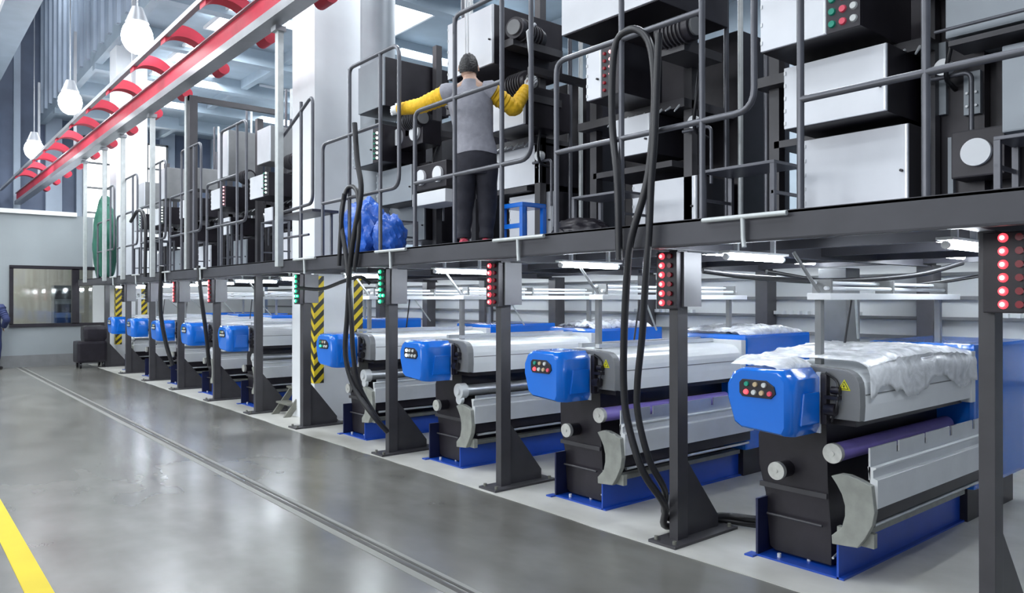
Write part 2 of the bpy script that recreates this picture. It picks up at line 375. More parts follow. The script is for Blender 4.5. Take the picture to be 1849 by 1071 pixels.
# columns
LEDS = {1: 'r', 0: 'r', 2: 'r', 3: 'g', 4: 'g', 6: 'r', 7: 'r', 8: 'o', 5: None, 9: 'o', 10: None}
for i, yc in enumerate(CYS):
    w = .035 if i != 4 else .045
    e = empty('steel_column', (4.03, yc, 0), 'dark square steel column on a bolted foot under the platform edge, %s' % ORD[i], 'column', 'dark steel columns along the platform edge')
    MB().box(3.984, yc-w, .02, 4.09, yc+w, ZD0+.01, b=.004).build('post', M['dark'], e)
    MB().box(3.86, yc-.11, .004, 4.55, yc+.11, .022).build('base_plate', M['dark'], e)
    MB().prism([(4.085, .56), (4.46, .1), (4.46, .022), (4.085, .022)], 'y', yc-.012, yc+.012).build('gusset', M['dark'], e)
    g_ = MB()
    for (x, y) in ((3.9, yc-.075), (3.9, yc+.075), (4.5, yc-.075), (4.5, yc+.075)): g_.cyl((x, y, .02), (x, y, .045), .014, seg=8)
    g_.build('anchor_bolt', M['tread'], e)
    k = LEDS[i]
    if k:
        yb = yc+.015 if i else yc-.085
        s = empty('signal_lamp_box', (4.0, yb, 1.53), {'r': 'black signal box with a column of lit red lamps on the %s steel column', 'g': 'black signal box with lit green lamps on the %s steel column', 'o': 'black signal box with unlit lamps on the %s steel column'}[k] % ORD[i].split(' the')[0], 'signal box', 'signal lamp boxes on the columns')
        MB().box(3.93, yb-.083, 1.535, 3.983, yb+.083, 1.908, b=.006).build('lamp_panel', M['black'], s)
        MB().box(3.985, yc-.085, 1.55, 4.17, yc-.037, 1.905).build('housing', M['housing'], s)
        for r_ in range(6):
            for c_ in range(2):
                z = 1.575+r_*.061; y = yb+(.035 if i else .0)-c_*.068
                on = c_ == 0
                mm = {'r': M['led_w'] if on else M['lens_r'], 'g': M['led_g'] if on or r_ == 1 else M['lens_g'], 'o': M['black']}[k]
                if k == 'r' and on: mm = M['led_r']
                lp_ = MB().cyl((3.931, y, z), (3.915, y, z), .022 if on else .017, .017, seg=14).build('lamp', mm, s)
                if k != 'o' and (on or mm is M['led_g']): MB().cyl((3.915, y, z), (3.911, y, z), .011, .007, seg=10).build('lamp_core', M['led_c' if k == 'r' else 'led_gc'], lp_)
# tube lights under the deck
TY = [1.45, 2.72, 4.2, 5.92, 7.75, 9.5, 11.2, 13.05, 14.9, 16.8, 18.7]
for i, y in enumerate(TY):
    x0, x1 = (4.0, 4.62) if i else (3.95, 4.4)
    e = empty('tube_light', ((x0+x1)/2, y, 1.865), 'glowing white tube light under the steel deck, %s' % ORD[i], 'tube light', 'tube lights under the platform')
    MB().box(x0-.03, y-.04, 1.885, x1+.03, y+.04, 1.9, b=.004).build('housing', M['white'], e)
    MB().cyl((x0, y, 1.862), (x1, y, 1.862), .018, seg=12).build('tube', M['tube'], e)
    for hx in (x0+.1, x1-.1): MB().box(hx-.01, y-.015, 1.9, hx+.01, y+.015, 2.032).build('hanger', M['white'], e)
    h = MB(); h.cyl((x0-.02, y, 1.862), (x0, y, 1.862), .02, seg=10); h.cyl((x1, y, 1.862), (x1+.02, y, 1.862), .02, seg=10); h.build('end_cap', M['white'], e)
    if i < 9:  # rear tubes added to light the partition, tucked up between the beams
        x0, x1 = 7.0, 7.8; zt_ = 1.99
        e = empty('tube_light', ((x0+x1)/2, y, 1.993), 'added fill tube deep under the deck behind the %s front tube' % ORD[i].split(' the')[0], 'tube light', 'tube lights under the platform')
        MB().box(x0-.03, y-.04, 2.012, x1+.03, y+.04, 2.028, b=.004).build('housing', M['white'], e)
        MB().cyl((x0, y, 1.99), (x1, y, 1.99), .018, seg=12).build('tube', M['tube'], e)
for i, (yn, lab) in enumerate(zip((2.1, 3.93, 5.76, 7.59, 10.91, 12.74, 14.57, 16.4, 18.1), ORD)):  # extra tubes added over the racks to brighten their white paint
    e = empty('tube_light', (5.5, yn-.1, 1.975), 'added fill tube above the yarn rack of the winder %s' % lab, 'tube light', 'fill tubes added above the racks')
    MB().box(5.0, yn-.14, 2.008, 6.1, yn-.06, 2.02, b=.004).build('housing', M['white'], e)
    MB().cyl((5.05, yn-.1, 1.988), (6.05, yn-.1, 1.988), .016, seg=12).build('tube', M['tube'], e)
    MB().box(5.5, yn-.12, 2.02, 5.54, yn-.08, 2.03).build('hanger', M['white'], e)
# pale T-shaped pipes hung on the deck edge
TP = [(2.07, 2.59), (3.93, 4.5), (5.76, 6.3), (7.6, 8.15), (11.2, 11.7), (13.0, 13.5), (14.9, 15.4), (16.7, 17.2)]
for i, (a, b) in enumerate(TP):
    e = empty('edge_pipe', (3.57, (a+b)/2, 1.85), 'pale T-shaped pipe fixed to the platform edge, %s' % ORD[i], 'pipe', 'pale T-shaped pipes on the platform edge')
    MB().tube([(3.57, a, 2.045), (3.57, b, 2.045)], .014).build('crossbar', M['pipe'], e)
    m_ = (a+b)/2
    MB().tube([(3.57, m_, 2.04), (3.575, m_, 1.93), (3.57, m_-.01, 1.88)], .013).build('stem', M['pipe'], e)

# ------------------------------------------------------------------ back row behind the winders
bk = MB().box(8.3, -.5, 0, 8.34, 20.7, 2.0); struct('wall_partition', bk, M['wallw'])
t = MB()
for z in (1.2, 1.40, 1.61, 1.85, .8): t.box(8.24, -.5, z-.018, 8.3, 20.7, z+.018)
struct('trim_8', t, M['grey'])
for i, y in enumerate([1.29, 3.12, 4.95, 6.78, 8.6, 10.4, 12.2, 14.0]):
    tag(MB().box(8.0, y-.06, 0.004, 8.2, y+.10, ZD0+.03, b=.006).build('rear_column', M['dark'], None), 'dark steel column in the rear row before the white partition, %s' % ORD[i], 'column', 'rear steel columns')
tag(MB().box(7.55, 3.72, .004, 7.85, 4.02, 1.92, b=.01).build('grey_pillar', M['grey'], None), 'wide mid grey pillar behind the second nearest winder', 'pillar')
# pegged bar in front of the partition
pb = empty('peg_rail', (8.1, 4, 1.42), 'thin rail with a row of small pegs on the white partition', 'peg rail')
MB().box(8.18, 1.6, 1.40, 8.2, 7.6, 1.42).build('rail', M['grey'], pb)
q = MB()
for i in range(60):
    y = 1.65+i*.1
    if (i//11) % 2 == 0: q.box(8.12, y, 1.42, 8.18, y+.03, 1.46)
q.build('peg', M['alu'], pb)

# ------------------------------------------------------------------ winding machine
YN0 = 2.1
def winder(yn, variant, lab, lit):
    e = empty('winding_machine', (5.2, yn+.25, 0), lab, 'winding machine', 'winding machines with blue heads')
    y = lambda d: yn+d
    # base trough
    b = MB(); b.box(4.17, y(0), .004, 5.95, y(.012), .2); b.box(4.17, y(-.03), .004, 5.95, y(.53), .016)
    MB().box(4.17, y(.515), .016, 5.95, y(.53), .36).build('rear_side_plate', M['navyp'], e); b.box(4.12, y(.52), .004, 4.2, y(.58), .014)
    b.build('base_trough', M['bluebase'], e)
    r_ = MB(); r_.box(4.25, y(-.05), .215, 5.9, y(.02), .25); r_.build('lower_rail', M['olive'], e)
    b = MB()
    for (x, dy) in ((4.3, .25), (4.22, .40)): b.cyl((x, y(dy), .016), (x, y(dy), .04), .012, seg=8)
    b.build('bolt', M['alu'], e)
    MB().tube([(4.22, y(.06), .10), (4.6, y(.12), .13)], .007).build('rod', M['silver'], e)
    # housing body
    prof = [(.10, .22), (.12, .5), (.13, .88), (.52, .88), (.58, .74), (.575, .55), (.53, .38), (.50, .05), (.46, .03), (.10, .03)]
    MB().prism([(y(a), z) for a, z in prof], 'x', 4.28, 5.9, bev=.006).build('turret_housing', M['black'], e)
    MB().box(4.262, y(.12), .42, 4.285, y(.56), .45).build('cross_strip', M['dark'], e)
    MB().tube([(4.25, y(.14), .26), (4.25, y(.5), .26)], .008).build('tie_rod', M['dark'], e)
    # upper chuck and roller
    zz, rr = .718, .053
    c = MB()
    if variant == 'silver':
        c.cyl((4.24, y(.02), .73), (5.86, y(.02), .73), .052, seg=32); c.build('contact_roller', M['silver'], e)
        f = MB(); f.cyl((4.16, y(.02), .73), (4.235, y(.02), .73), .072, seg=32); f.cyl((4.14, y(.02), .73), (4.16, y(.02), .73), .035, seg=20); f.build('roller_flange', M['alu'], e)
        f = MB(); f.cyl((4.165, y(.02), .65), (4.2, y(.02), .65), .045, seg=24); f.build('flange_ring', M['alu'], e)
    else:
        c.cyl((4.19, y(.03), zz), (5.78, y(.03), zz), rr, seg=32); c.build('upper_chuck', M['purple'], e)
        f = MB(); f.cyl((4.155, y(.03), zz), (4.19, y(.03), zz), .057, seg=32); f.cyl((4.148, y(.03), zz), (4.155, y(.03), zz), .014, seg=12); f.build('chuck_cap', M['disc'], e)
    c = MB().cyl((4.18, y(.38), .558), (4.30, y(.38), .558), .05, seg=32); c.build('lower_chuck', M['black'], e)
    f = MB(); f.cyl((4.15, y(.38), .558), (4.18, y(.38), .558), .054, seg=32); f.cyl((4.144, y(.38), .558), (4.15, y(.38), .558), .012, seg=12); f.build('chuck_cap', M['disc'], e)
    # crescent bracket
    cr = [(.032, .592), (-.02, .612), (-.07, .613), (-.13, .598), (-.197, .575), (-.213, .433), (-.20, .36), (-.16, .28), (-.118, .218), (.027, .206), (.03, .255), (-.03, .312), (-.048, .38), (-.048, .44), (-.03, .50), (0, .55)]
    MB().prism([(y(a), z) for a, z in cr], 'x', 4.145, 4.19, bev=.005).build('crescent_bracket', M['olive'], e)
    MB().box(4.19, y(-.19), .22, 4.23, y(.02), .30).build('bracket_foot', M['olive'], e)
    # apron
    ax0, ax1 = 4.19, 5.86
    p = MB()
    top, bot = .776, .60
    if variant == 'silver':
        p.box(ax0+.03, y(-.175), .60, ax1, y(-.165), .70)
    else:
        xs = [ax0-.01]; 
        outline = [(ax0-.01, bot), (ax0-.01, top)]
        for nx in (4.53, 4.92, 5.31, 5.70):
            outline += [(nx-.018, top), (nx-.018, top-.062), (nx+.018, top-.062), (nx+.018, top)]
        outline += [(ax1, top), (ax1, bot)]
        p.prism(outline, 'y', y(-.175), y(-.165))
    p.build('notched_plate', M['silver'], e)
    p = MB().prism([(y(-.16), .672), (y(-.205), .672), (y(-.205), .664), (y(-.19), .655), (y(-.19), .612), (y(-.215), .604), (y(-.215), .448), (y(-.19), .448), (y(-.17), .62)], 'x', ax0-.01, ax1)
    p.build('apron', M['alu'], e)
    p = MB().box(ax0+.02, y(-.18), .36, ax1, y(-.05), .44); p.build('apron_gap_shade', M['black'], e)  # black box filling the gap under the apron, its shade put in as colour
    MB().tube([(4.25, y(-.16), .335), (5.86, y(-.16), .335)], .013).build('guide_bar', M['silver'], e)
    # head
    hx0, hx1, hy0, hy1, z0, z1 = 3.81, 4.13, y(.09), y(.50), .83, 1.21
    bm = bmesh.new()
    # outline seen from the aisle (y, z), chamfered corners, tapering towards the bottom far side
    out = [(hy0+.02, z0+.0), (hy0, z0+.04), (hy0, z1-.06), (hy0+.05, z1-.005), (hy1-.10, z1), (hy1-.04, z1-.03), (hy1-.0, z1-.10), (hy1, z0+.20), (hy1-.05, z0+.05), (hy1-.10, z0+.02)]
    cyy, czz = (hy0+hy1)/2, (z0+z1)/2
    rings = []
    for x, sc in ((hx0, .86), (hx0+.012, .92), (hx0+.05, .98), (hx0+.09, 1.0), (hx1-.004, 1.0), (hx1, .99)):
        rings.append([(x, cyy+(a-cyy)*sc+(.0 if sc > .95 else .01), czz+(z-czz)*(sc if sc > .95 else sc+.03)) for a, z in out])
    hd = MB().loft(rings); head = hd.build('head_cover', M['blue'], e)
    # raised lip on the side of the head
    lp = MB().prism([(hx0+.10, z0+.06), (hx0+.13, z0+.24), (hx1-.02, z0+.24), (hx1-.02, z0+.06)], 'y', hy0-.010, hy0+.01, bev=.006); lp.build('side_moulding', M['blue'], head)
    MB().box(hx1-.005, hy0-.004, z0, hx1+.008, hy0+.02, z1-.03).build('edge_strip', M['alu'], head)
    # button panel
    pz = z1-.12; py0, py1 = hy0+.085, hy0+.315
    pn = [(py0, pz-.02), (py0+.03, pz-.05), (py1-.02, pz-.05), (py1, pz-.03), (py1, pz+.03), (py1-.02, pz+.05), (py0+.06, pz+.05), (py0+.01, pz+.02)]
    pan = MB().prism(pn, 'x', hx0-.008, hx0+.004, bev=.003).build('button_panel', M['black'], head)
    cols = {'red': ['led_r', 'cap_w', 'cap_y', 'cap_r'], 'white': ['led_wh', 'cap_w', 'cap_w', 'cap_w'], 'green': ['led_g', 'cap_g', 'cap_w', 'cap_w'], 'off': ['cap_w']*4}[lit]
    tops = ['cap_g', 'cap_y', 'cap_w'] if lit != 'white' else ['led_wh', 'cap_w', 'cap_w']
    for j in range(3):
        yy = py1-.05-j*.055; MB().cyl((hx0-.008, yy, pz+.024), (hx0-.018, yy, pz+.024), .015, .013, seg=14).build('button', M[tops[j]], head)
    for j in range(4):
        yy = py1-.045-j*.05; MB().cyl((hx0-.008, yy, pz-.022), (hx0-.018, yy, pz-.022), .016, .013, seg=14).build('button', M[cols[j]], head)
    # mechanics between head and end plate
    g = MB(); g.box(4.13, y(.05), .88, 4.19, y(.5), 1.17, b=.01); g.cyl((4.14, y(.06), .97), (4.14, y(.0), .97), .035, seg=16); g.cyl((4.15, y(.03), 1.08), (4.15, y(-.02), 1.08), .022, seg=12)
    g.box(4.12, y(-.02), 1.03, 4.17, y(.06), 1.05); g.build('drive_block', M['black'], e)
    MB().tube(smooth_path([(4.14, y(.06), 1.18), (4.16, y(0), 1.12), (4.13, y(-.01), 1.0), (4.15, y(.03), .9)]), .007, seg=6).build('cable', M['rubber'], e)
    # end plate and long cover
    R0 = []
    pc = [(-.12, .915), (-.125, 1.0), (-.122, 1.10)] + [(-.122+.10*(1-math.cos(a)), 1.10+.10*math.sin(a)) for a in [R(18*k) for k in range(1, 6)]] + [(.25, 1.215), (.50, 1.20), (.52, .915)]
    MB().prism([(y(a), z) for a, z in pc], 'x', 4.17, 4.235, bev=.006).build('end_plate', M['grey'], e)
    pc2 = [(a*.985 if a < 0 else a, z-.004) for a, z in pc]
    MB().prism([(y(a), z) for a, z in pc2], 'x', 4.236, 5.80).build('long_cover', M['cover'], e).data
    MB().box(4.24, y(-.1245), 1.055, 5.80, y(-.119), 1.062).build('cover_seam', M['grey'], e)
    MB().box(5.80, y(-.13), .88, 5.87, y(.53), 1.235, b=.004).build('cover_end_frame', M['alu'], e)
    MB().box(4.25, y(-.06), .87, 5.82, y(.4), .914).build('under_cover', M['black'], e)
    # top channel on the cover
    if variant != 'film':
        t_ = MB(); t_.box(4.3, y(.16), 1.215, 5.8, y(.20), 1.245); t_.box(4.25, y(.30), 1.215, 5.8, y(.34), 1.25); t_.build('top_channel', M['silver'], e)
    # warning triangle
    if variant in ('film', 'purple'):
        yc, zc, s_ = y(-.035), 1.105, .036
        tr = MB().prism([(yc-s_, zc-s_*.6), (yc+s_, zc-s_*.6), (yc, zc+s_*1.1)], 'x', 4.166, 4.17); sg = tr.build('warning_sign', M['yellow'], e)
        m_ = MB().prism([(yc-s_*.72, zc-s_*.42), (yc+s_*.72, zc-s_*.42), (yc, zc+s_*.85)], 'x', 4.1645, 4.166); m_.build('sign_border', M['black'], sg)
        m_ = MB().prism([(yc-s_*.56, zc-s_*.33), (yc+s_*.56, zc-s_*.33), (yc, zc+s_*.66)], 'x', 4.163, 4.1645); m_.build('sign_face', M['yellow'], sg)
        m_ = MB().prism([(yc+.004, zc+.016), (yc-.007, zc+.001), (yc-.001, zc+.0005), (yc-.003, zc-.012), (yc+.007, zc+.003), (yc+.001, zc+.0035)], 'x', 4.162, 4.163); m_.build('flash_symbol', M['black'], sg)
    # rear blue gearbox
    MB().box(5.88, y(-.12), .25, 7.0, y(.62), 1.28, b=.03).build('rear_gearbox', M['blue'], e)
    MB().box(5.95, y(-.05), .004, 6.9, y(.55), .25).build('rear_foot', M['black'], e)
    # rack above
    MB().box(4.315, y(.18), 1.2, 4.355, y(.22), 1.62, b=.003).build('rack_post', M['grey'], e)
    MB().box(6.08, y(.18), 1.27, 6.12, y(.22), 1.62, b=.003).build('rack_post', M['grey'], e)
    MB().box(4.28, y(.10), 1.595, 6.25, y(.25), 1.635, b=.004).build('rack_shelf', M['white'], e)
    for z_, dy in ((1.665, .16), (1.70, .24)):
        MB().tube([(4.33, y(dy), z_), (6.15, y(dy), z_)], .012).build('rack_bar', M['white'], e)
    for x in (4.36, 5.2, 6.1): MB().box(x, y(.14), 1.635, x+.02, y(.26), 1.72).build('rack_clip', M['grey'], e)
    # slanting yarn arm
    MB().tube([(4.33, y(.2), 1.64), (4.18, y(.28), 1.88)], .011).build('rack_arm', M['grey'], e)
    MB().tube([(5.0, y(.3), 1.62), (5.35, y(.45), 1.32)], .008).build('yarn_arm', M['pipe'], e)
    MB().tube([(4.95, y(.3), 1.62), (4.93, y(.35), 1.24)], .008).build('yarn_arm', M['rubber'], e)
    return e
WIN = [(2.10, 'film', 'red'), (3.93, 'purple', 'red'), (5.76, 'silver', 'white'), (7.59, 'silver', 'green'), (10.91, 'silver', 'off'), (12.74, 'silver', 'off'), (14.57, 'silver', 'off'), (16.4, 'silver', 'off'), (18.1, 'silver', 'off')]
WL = ['nearest winding machine, its white cover wrapped in crinkled clear film',
 'second nearest winding machine, dark purple roller and one red button lit',
 'third nearest winding machine, silver roller and a white lit button on its blue head',
 'fourth nearest winding machine, blue head beside the striped building column',
 'winding machine just behind the grey steps, first past the gap in the row',
 'second winding machine past the gap in the row', 'third winding machine past the gap in the row',
 'second farthest winding machine in the row', 'farthest winding machine, blue head before the striped far column']
proto = {}
for i, (yn, var, lit) in enumerate(WIN):
    key = (var, lit)
    if key in proto and i > 4:
        o = copy_tree(proto[key]); o.location.y = yn+.25; o['label'] = WL[i]
    else:
        o = winder(yn, var, WL[i], lit); proto[key] = o
# crinkled film draped over the nearest winder's cover
def film(yn, x0, x1, amp, name, lab, zt=1.235, drop=.20, y0=-.135, y1=.56, grp=None, seed=1):
    rnd = random.Random(seed); bm = bmesh.new(); nx, ny = 70, 34; grid = []
    ph = [(rnd.uniform(3, 16), rnd.uniform(3, 16), rnd.uniform(0, 6), rnd.uniform(.3, 1)) for _ in range(14)]
    for i in range(nx+1):
        row = []
        for j in range(ny+1):
            u, v = i/nx, j/ny
            x = x0+(x1-x0)*u
            n = sum(a*math.sin(p*u*4+q_*v*2+r_) for p, q_, r_, a in ph)/5
            n2 = abs(math.sin(9*u*3+n*2))*abs(math.cos(5*v+n))
            s = v*(drop+ (y1-y0))
            if s < drop:
                yy, zz = y0-.006-abs(n)*amp*.5, zt-drop*.95+s*.95+ (drop-s)*.25*math.sin(u*13+n)
                zz = min(zz, zt-.01)
            else:
                yy, zz = y0+(s-drop), zt+.012+amp*(n2*.8+abs(n)*.6)
            t = min(1, abs(s-drop)/.09)
            if s >= drop: zz -= (1-t)**2*.05
            else: yy += (1-t)**2*.035
            zz += .045*math.sin(math.pi*min(1, u*1.02))*(1 if s > drop else .3)
            row.append(bm.verts.new((x, yn+yy, zz)))
        grid.append(row)
    for i in range(nx):
        for j in range(ny): bm.faces.new((grid[i][j], grid[i+1][j], grid[i+1][j+1], grid[i][j+1]))
    m = MB(); m.merge(bm); o = m.build(name, M['film'], None, smooth=True)
    md = o.modifiers.new('thickness', 'SOLIDIFY'); md.thickness = .002
    return tag(o, lab, 'plastic film', grp)
film(2.10, 4.26, 5.86, .018, 'plastic_film', 'crinkled clear plastic film draped over the nearest winder cover')
film(2.10, 3.86, 4.27, .007, 'plastic_film', 'strip of clear film lying over the top of the nearest blue head', zt=1.205, drop=.0, y0=.16, y1=.5, seed=3)
film(3.93, 5.9, 6.98, .02, 'plastic_film', 'clear plastic film lying on the rear blue box of the second winder', zt=1.283, drop=.0, y0=-.08, y1=.58, seed=5)
film(5.76, 5.9, 6.9, .035, 'plastic_film', 'bunched clear film on the rear blue box of the third winder', zt=1.283, drop=.0, y0=-.05, y1=.5, seed=8)
# steps at the gap
st = empty('step_stand', (4.3, 9.9, 0), 'worn grey steel steps standing at the gap in the winder row', 'steps')
for yy in (9.72, 10.12):
    MB().prism([(4.12, .004), (4.22, .004), (4.72, .66), (4.62, .66)], 'y', yy, yy+.03).build('side_rail', M['tread'], st)
for k in range(3): MB().box(4.18+.15*k, 9.74, .16+.2*k, 4.36+.15*k, 10.13, .185+.2*k).build('tread', M['tread'], st)
MB().box(4.62, 9.72, .64, 4.9, 10.15, .67).build('top_tread', M['tread'], st)
MB().box(4.86, 9.74, .004, 4.9, 9.78, .64).build('leg', M['tread'], st); MB().box(4.86, 10.09, .004, 4.9, 10.13, .64).build('leg', M['tread'], st)

# ------------------------------------------------------------------ railings
def rail_section(Y0, lab, hoop=True, low=True, parent=None):
    e = empty('guard_railing', (XE+.03, Y0-.7, ZD1), lab, 'railing', 'tubular guard railings on the platform edge')
    X = XE+.035; r = .019
    if low:
        MB().tube(fillet([(X, Y0, ZD1), (X, Y0, 3.27), (X, Y0-.64, 3.27)], .09), r).build('left_post', M['tubeg'], e)
        MB().tube([(X, Y0-.64, 3.27), (X, Y0-1.23, 3.27)], r).build('top_rail', M['tubeg'], e)
    MB().tube([(X, Y0, 2.63), (X, Y0-1.23, 2.63)], r).build('mid_rail', M['tubeg'], e)
    for d in (.61, 1.23):
        MB().tube([(X, Y0-d, ZD1), (X, Y0-d, 3.94)], r).build('post', M['tubeg'], e)
    if hoop:
        MB().tube(fillet([(X, Y0-.61, 3.8), (X, Y0-.61, 3.95), (X, Y0-1.57, 3.95), (X, Y0-1.57, 2.63), (X, Y0-1.2, 2.63)], .12), r).build('hoop_rail', M['tubeg'], e)
    return e
RY = [2.03, 3.87, 5.71, 7.55, 11.35, 13.19, 15.03, 16.87, 18.71]
RL = ['grey tubular railing cut off by the picture edge in front of the white doors', 'grey tubular railing with the thick hose arch, before the unlit dark machines', 'grey tubular railing the worker stands behind', 'grey tubular railing in front of the blue plastic bags', 'grey tubular railing left of the dark gate frame', 'sixth nearest tubular railing on the platform', 'seventh nearest tubular railing on the platform', 'eighth nearest tubular railing on the platform', 'farthest tubular railing on the platform']
rp = None
for i, y in enumerate(RY):
    if i == 0: rail_section(y, RL[0], hoop=False)
    elif rp is None: rp = rail_section(y, RL[i])
    else:
        c = copy_tree(rp); c.location.y += y-3.87; c['label'] = RL[i]
# hoop gate at the gap with a tray below
e = empty('access_gate', (XE+.03, 8.3, ZD1), 'tall narrow tubular gate with rounded corners above the gap in the winders', 'gate')
X = XE+.035
MB().tube(fillet([(X, 8.8, ZD1), (X, 8.8, 3.45), (X, 8.75, 3.5)], .05), .019).build('post', M['tubeg'], e)
MB().tube([(X, 8.1, ZD1), (X, 8.1, 3.84)], .019).build('post', M['tubeg'], e)
MB().tube(fillet([(X, 8.8, 3.45), (X, 7.8, 3.86), (X, 7.8, 2.66), (X, 8.8, 2.62)], .1), .019).build('hoop_rail', M['tubeg'], e)
MB().box(XE+.03, 7.8, 2.57, XE+.35, 8.85, 2.60).build('tray', M['dark'], e)
MB().tube([(X+.3, 8.8, ZD1), (X+.3, 8.8, 2.6)], .016).build('post', M['tubeg'], e); MB().tube([(X+.3, 7.95, ZD1), (X+.3, 7.95, 2.6)], .016).build('post', M['tubeg'], e)
MB().tube([(X, 8.8, 2.32), (X, 7.9, 2.32)], .014).build('mid_rail', M['tubeg'], e)
# tall gate frame
e = empty('gate_frame', (3.7, 12.2, ZD1), 'tall dark steel frame standing on the platform under the red rail', 'frame')
MB().box(3.62, 12.12, ZD1, 3.74, 12.24, 4.76).build('post', M['dark'], e); MB().box(3.60, 12.24, ZD1, 3.68, 12.32, 4.76).build('post_flange', M['pipe'], e)
MB().box(3.62, 12.14, 4.68, 5.1, 12.22, 4.76).build('lintel', M['dark'], e); MB().box(5.02, 12.14, 3.6, 5.1, 12.22, 4.68).build('brace', M['dark'], e)
# pale hangers for the rail
for i, (y, lab) in enumerate(((8.55, 'pale vertical post in front of the white building column'), (14.0, 'pale vertical post behind the tall dark gate frame'), (16.1, 'slim pale post midway along the far part of the platform'), (17.7, 'pale vertical post at the far end of the platform'), (19.7, 'pale vertical post farthest along, by the green cover'))):
    e = empty('rail_hanger', (3.58, y, 2.0), lab, 'post', 'upright posts under the red rail')
    MB().box(3.53, y-.045, 1.98, 3.60, y+.045, 4.76, b=.006).build('shaft', M['pipe'], e)
    MB().box(3.49, y-.07, 4.74, 3.62, y+.07, 4.80).build('cap', M['railg'], e)

# ------------------------------------------------------------------ red overhead rail
e = empty('overhead_rail', (3.5, 16, 4.82), 'long red overhead rail with a grey lower flange above the aisle', 'overhead rail')
MB().box(3.46, 1, 4.95, 3.54, 30.6, 5.20).build('red_web', M['red'], e)
q = MB(); q.box(3.40, 1, 4.83, 3.60, 30.6, 4.94); q.build('lower_flange', M['railg'], e)
MB().box(3.42, 1, 5.20, 3.58, 30.6, 5.215).build('top_flange', M['railg'], e)
MB().box(2.98, 1, 5.26, 3.05, 30.6, 5.33).build('outer_rail', M['railg'], e)
for i in range(13):
    y = 6.1+1.72*i
    pts = smooth_path([(3.0, y, 5.28), (3.12, y, 5.38), (3.3, y, 5.40), (3.48, y, 5.33), (3.66, y, 5.16), (3.80, y, 5.0)], 4)
    a = MB(); a.loft([[(p.x, p.y-.11, p.z-.09), (p.x, p.y+.11, p.z-.09), (p.x, p.y+.11, p.z+.07), (p.x, p.y-.11, p.z+.07)] for p in pts])
    a.build('arched_bracket', M['red'], e)
    MB().cyl((3.80, y-.14, 4.97), (3.80, y+.14, 4.97), .085, seg=18).build('end_roller', M['red'], e)
for i in range(5): MB().box(3.47, 4+5.5*i, 5.2, 3.53, 4.06+5.5*i, 8.0).build('hanger_rod', M['railg'], e)
# high bay lamps
for i, (u, v, s) in enumerate(((247, 66, 1), (126, 184, 1), (61, 270, 1))):
    p = at(u, v, X=3.05)
    e = empty('high_bay_lamp', p, ['largest glowing high bay lamp over the aisle', 'middle glowing high bay lamp over the aisle', 'farthest glowing high bay lamp over the aisle'][i], 'lamp', 'high bay lamps over the aisle')
    MB().cyl((p.x, p.y, p.z+.22), (p.x, p.y, p.z+.46), .17, .08, seg=24).build('housing', M['railg'], e)
    bm = bmesh.new(); bmesh.ops.create_uvsphere(bm, u_segments=24, v_segments=14, radius=.27); mb = MB(); mb.merge(bm, Matrix.Translation(p) @ Matrix.Diagonal((.85, .85, 1, 1))); mb.sm = True; mb.build('globe', M['bulb'], e)
    MB().cyl((p.x, p.y, p.z+.46), (p.x, p.y, 13.0), .012, seg=6).build('suspension', M['railg'], e)

# ------------------------------------------------------------------ upper machines
UL = ['right of the worker at the picture edge', 'behind the hose arch', 'behind the worker', 'left of the worker', 'past the white building column', 'two past the white building column', 'three past the white building column', 'four past the white building column', 'farthest along the platform']
FAR = False
def cabinet(x, y0, y1, z0, z1, depth, door_m, lab, led=None, latch=True, body='black', tall=None):
    if FAR: body = 'grey'
    e = empty('control_cabinet', (x+depth/2, (y0+y1)/2, z0), lab, 'cabinet', 'cabinets of the upper machines')
    MB().box(x+.02, y0, z0, x+depth, y1, z1, b=.006).build('body', M[body], e)
    yd0 = y0+.21 if led else y0
    d = MB().box(x, yd0, z0+.005, x+.02, y1-.004, z1-.005, b=.003).build('door', M[door_m], e)
    if latch:
        MB().cyl((x, yd0+.035, (z0+z1)/2-.05), (x-.02, yd0+.035, (z0+z1)/2-.05), .009, seg=10).build('latch', M['black'], d)
        h = MB()
        for f in (.1, .3, .5, .7, .9): h.box(x-.006, y1-.018, z0+(z1-z0)*f-.012, x, y1-.006, z0+(z1-z0)*f+.012)
        h.build('hinge', M['alu'], d)
        MB().box(x-.004, yd0+.004, z0+.01, x+.0, yd0+.014, z1-.01).build('edge_trim', M['silver'], d)
    if led:
        pl = MB().box(x-.004, y0, z0, x+.02, y0+.205, z1, b=.003).build('lamp_panel', M['black'], e)
        for r_ in range(6 if led == 'buttons' else 6):
            z = z0+.05+r_*(.075 if led == 'buttons' else .058)
            for c_ in range(3 if led == 'buttons' else 2):
                if led == 'buttons': mm, rad = [M['cap_g'], M['cap_r'], M['cap_r'] if r_ > 1 else M['cap_w']][c_], .024
                else: mm, rad = (M[led] if c_ == 1 else M['lens_r'] if led == 'led_w' else M['lens_g']), .015
                yy = y0+.17-c_*.066
                MB().cyl((x-.004, yy, z), (x-.018, yy, z), rad, rad*.8, seg=12).build('button' if led == 'buttons' else 'lamp', mm, pl)
    return e
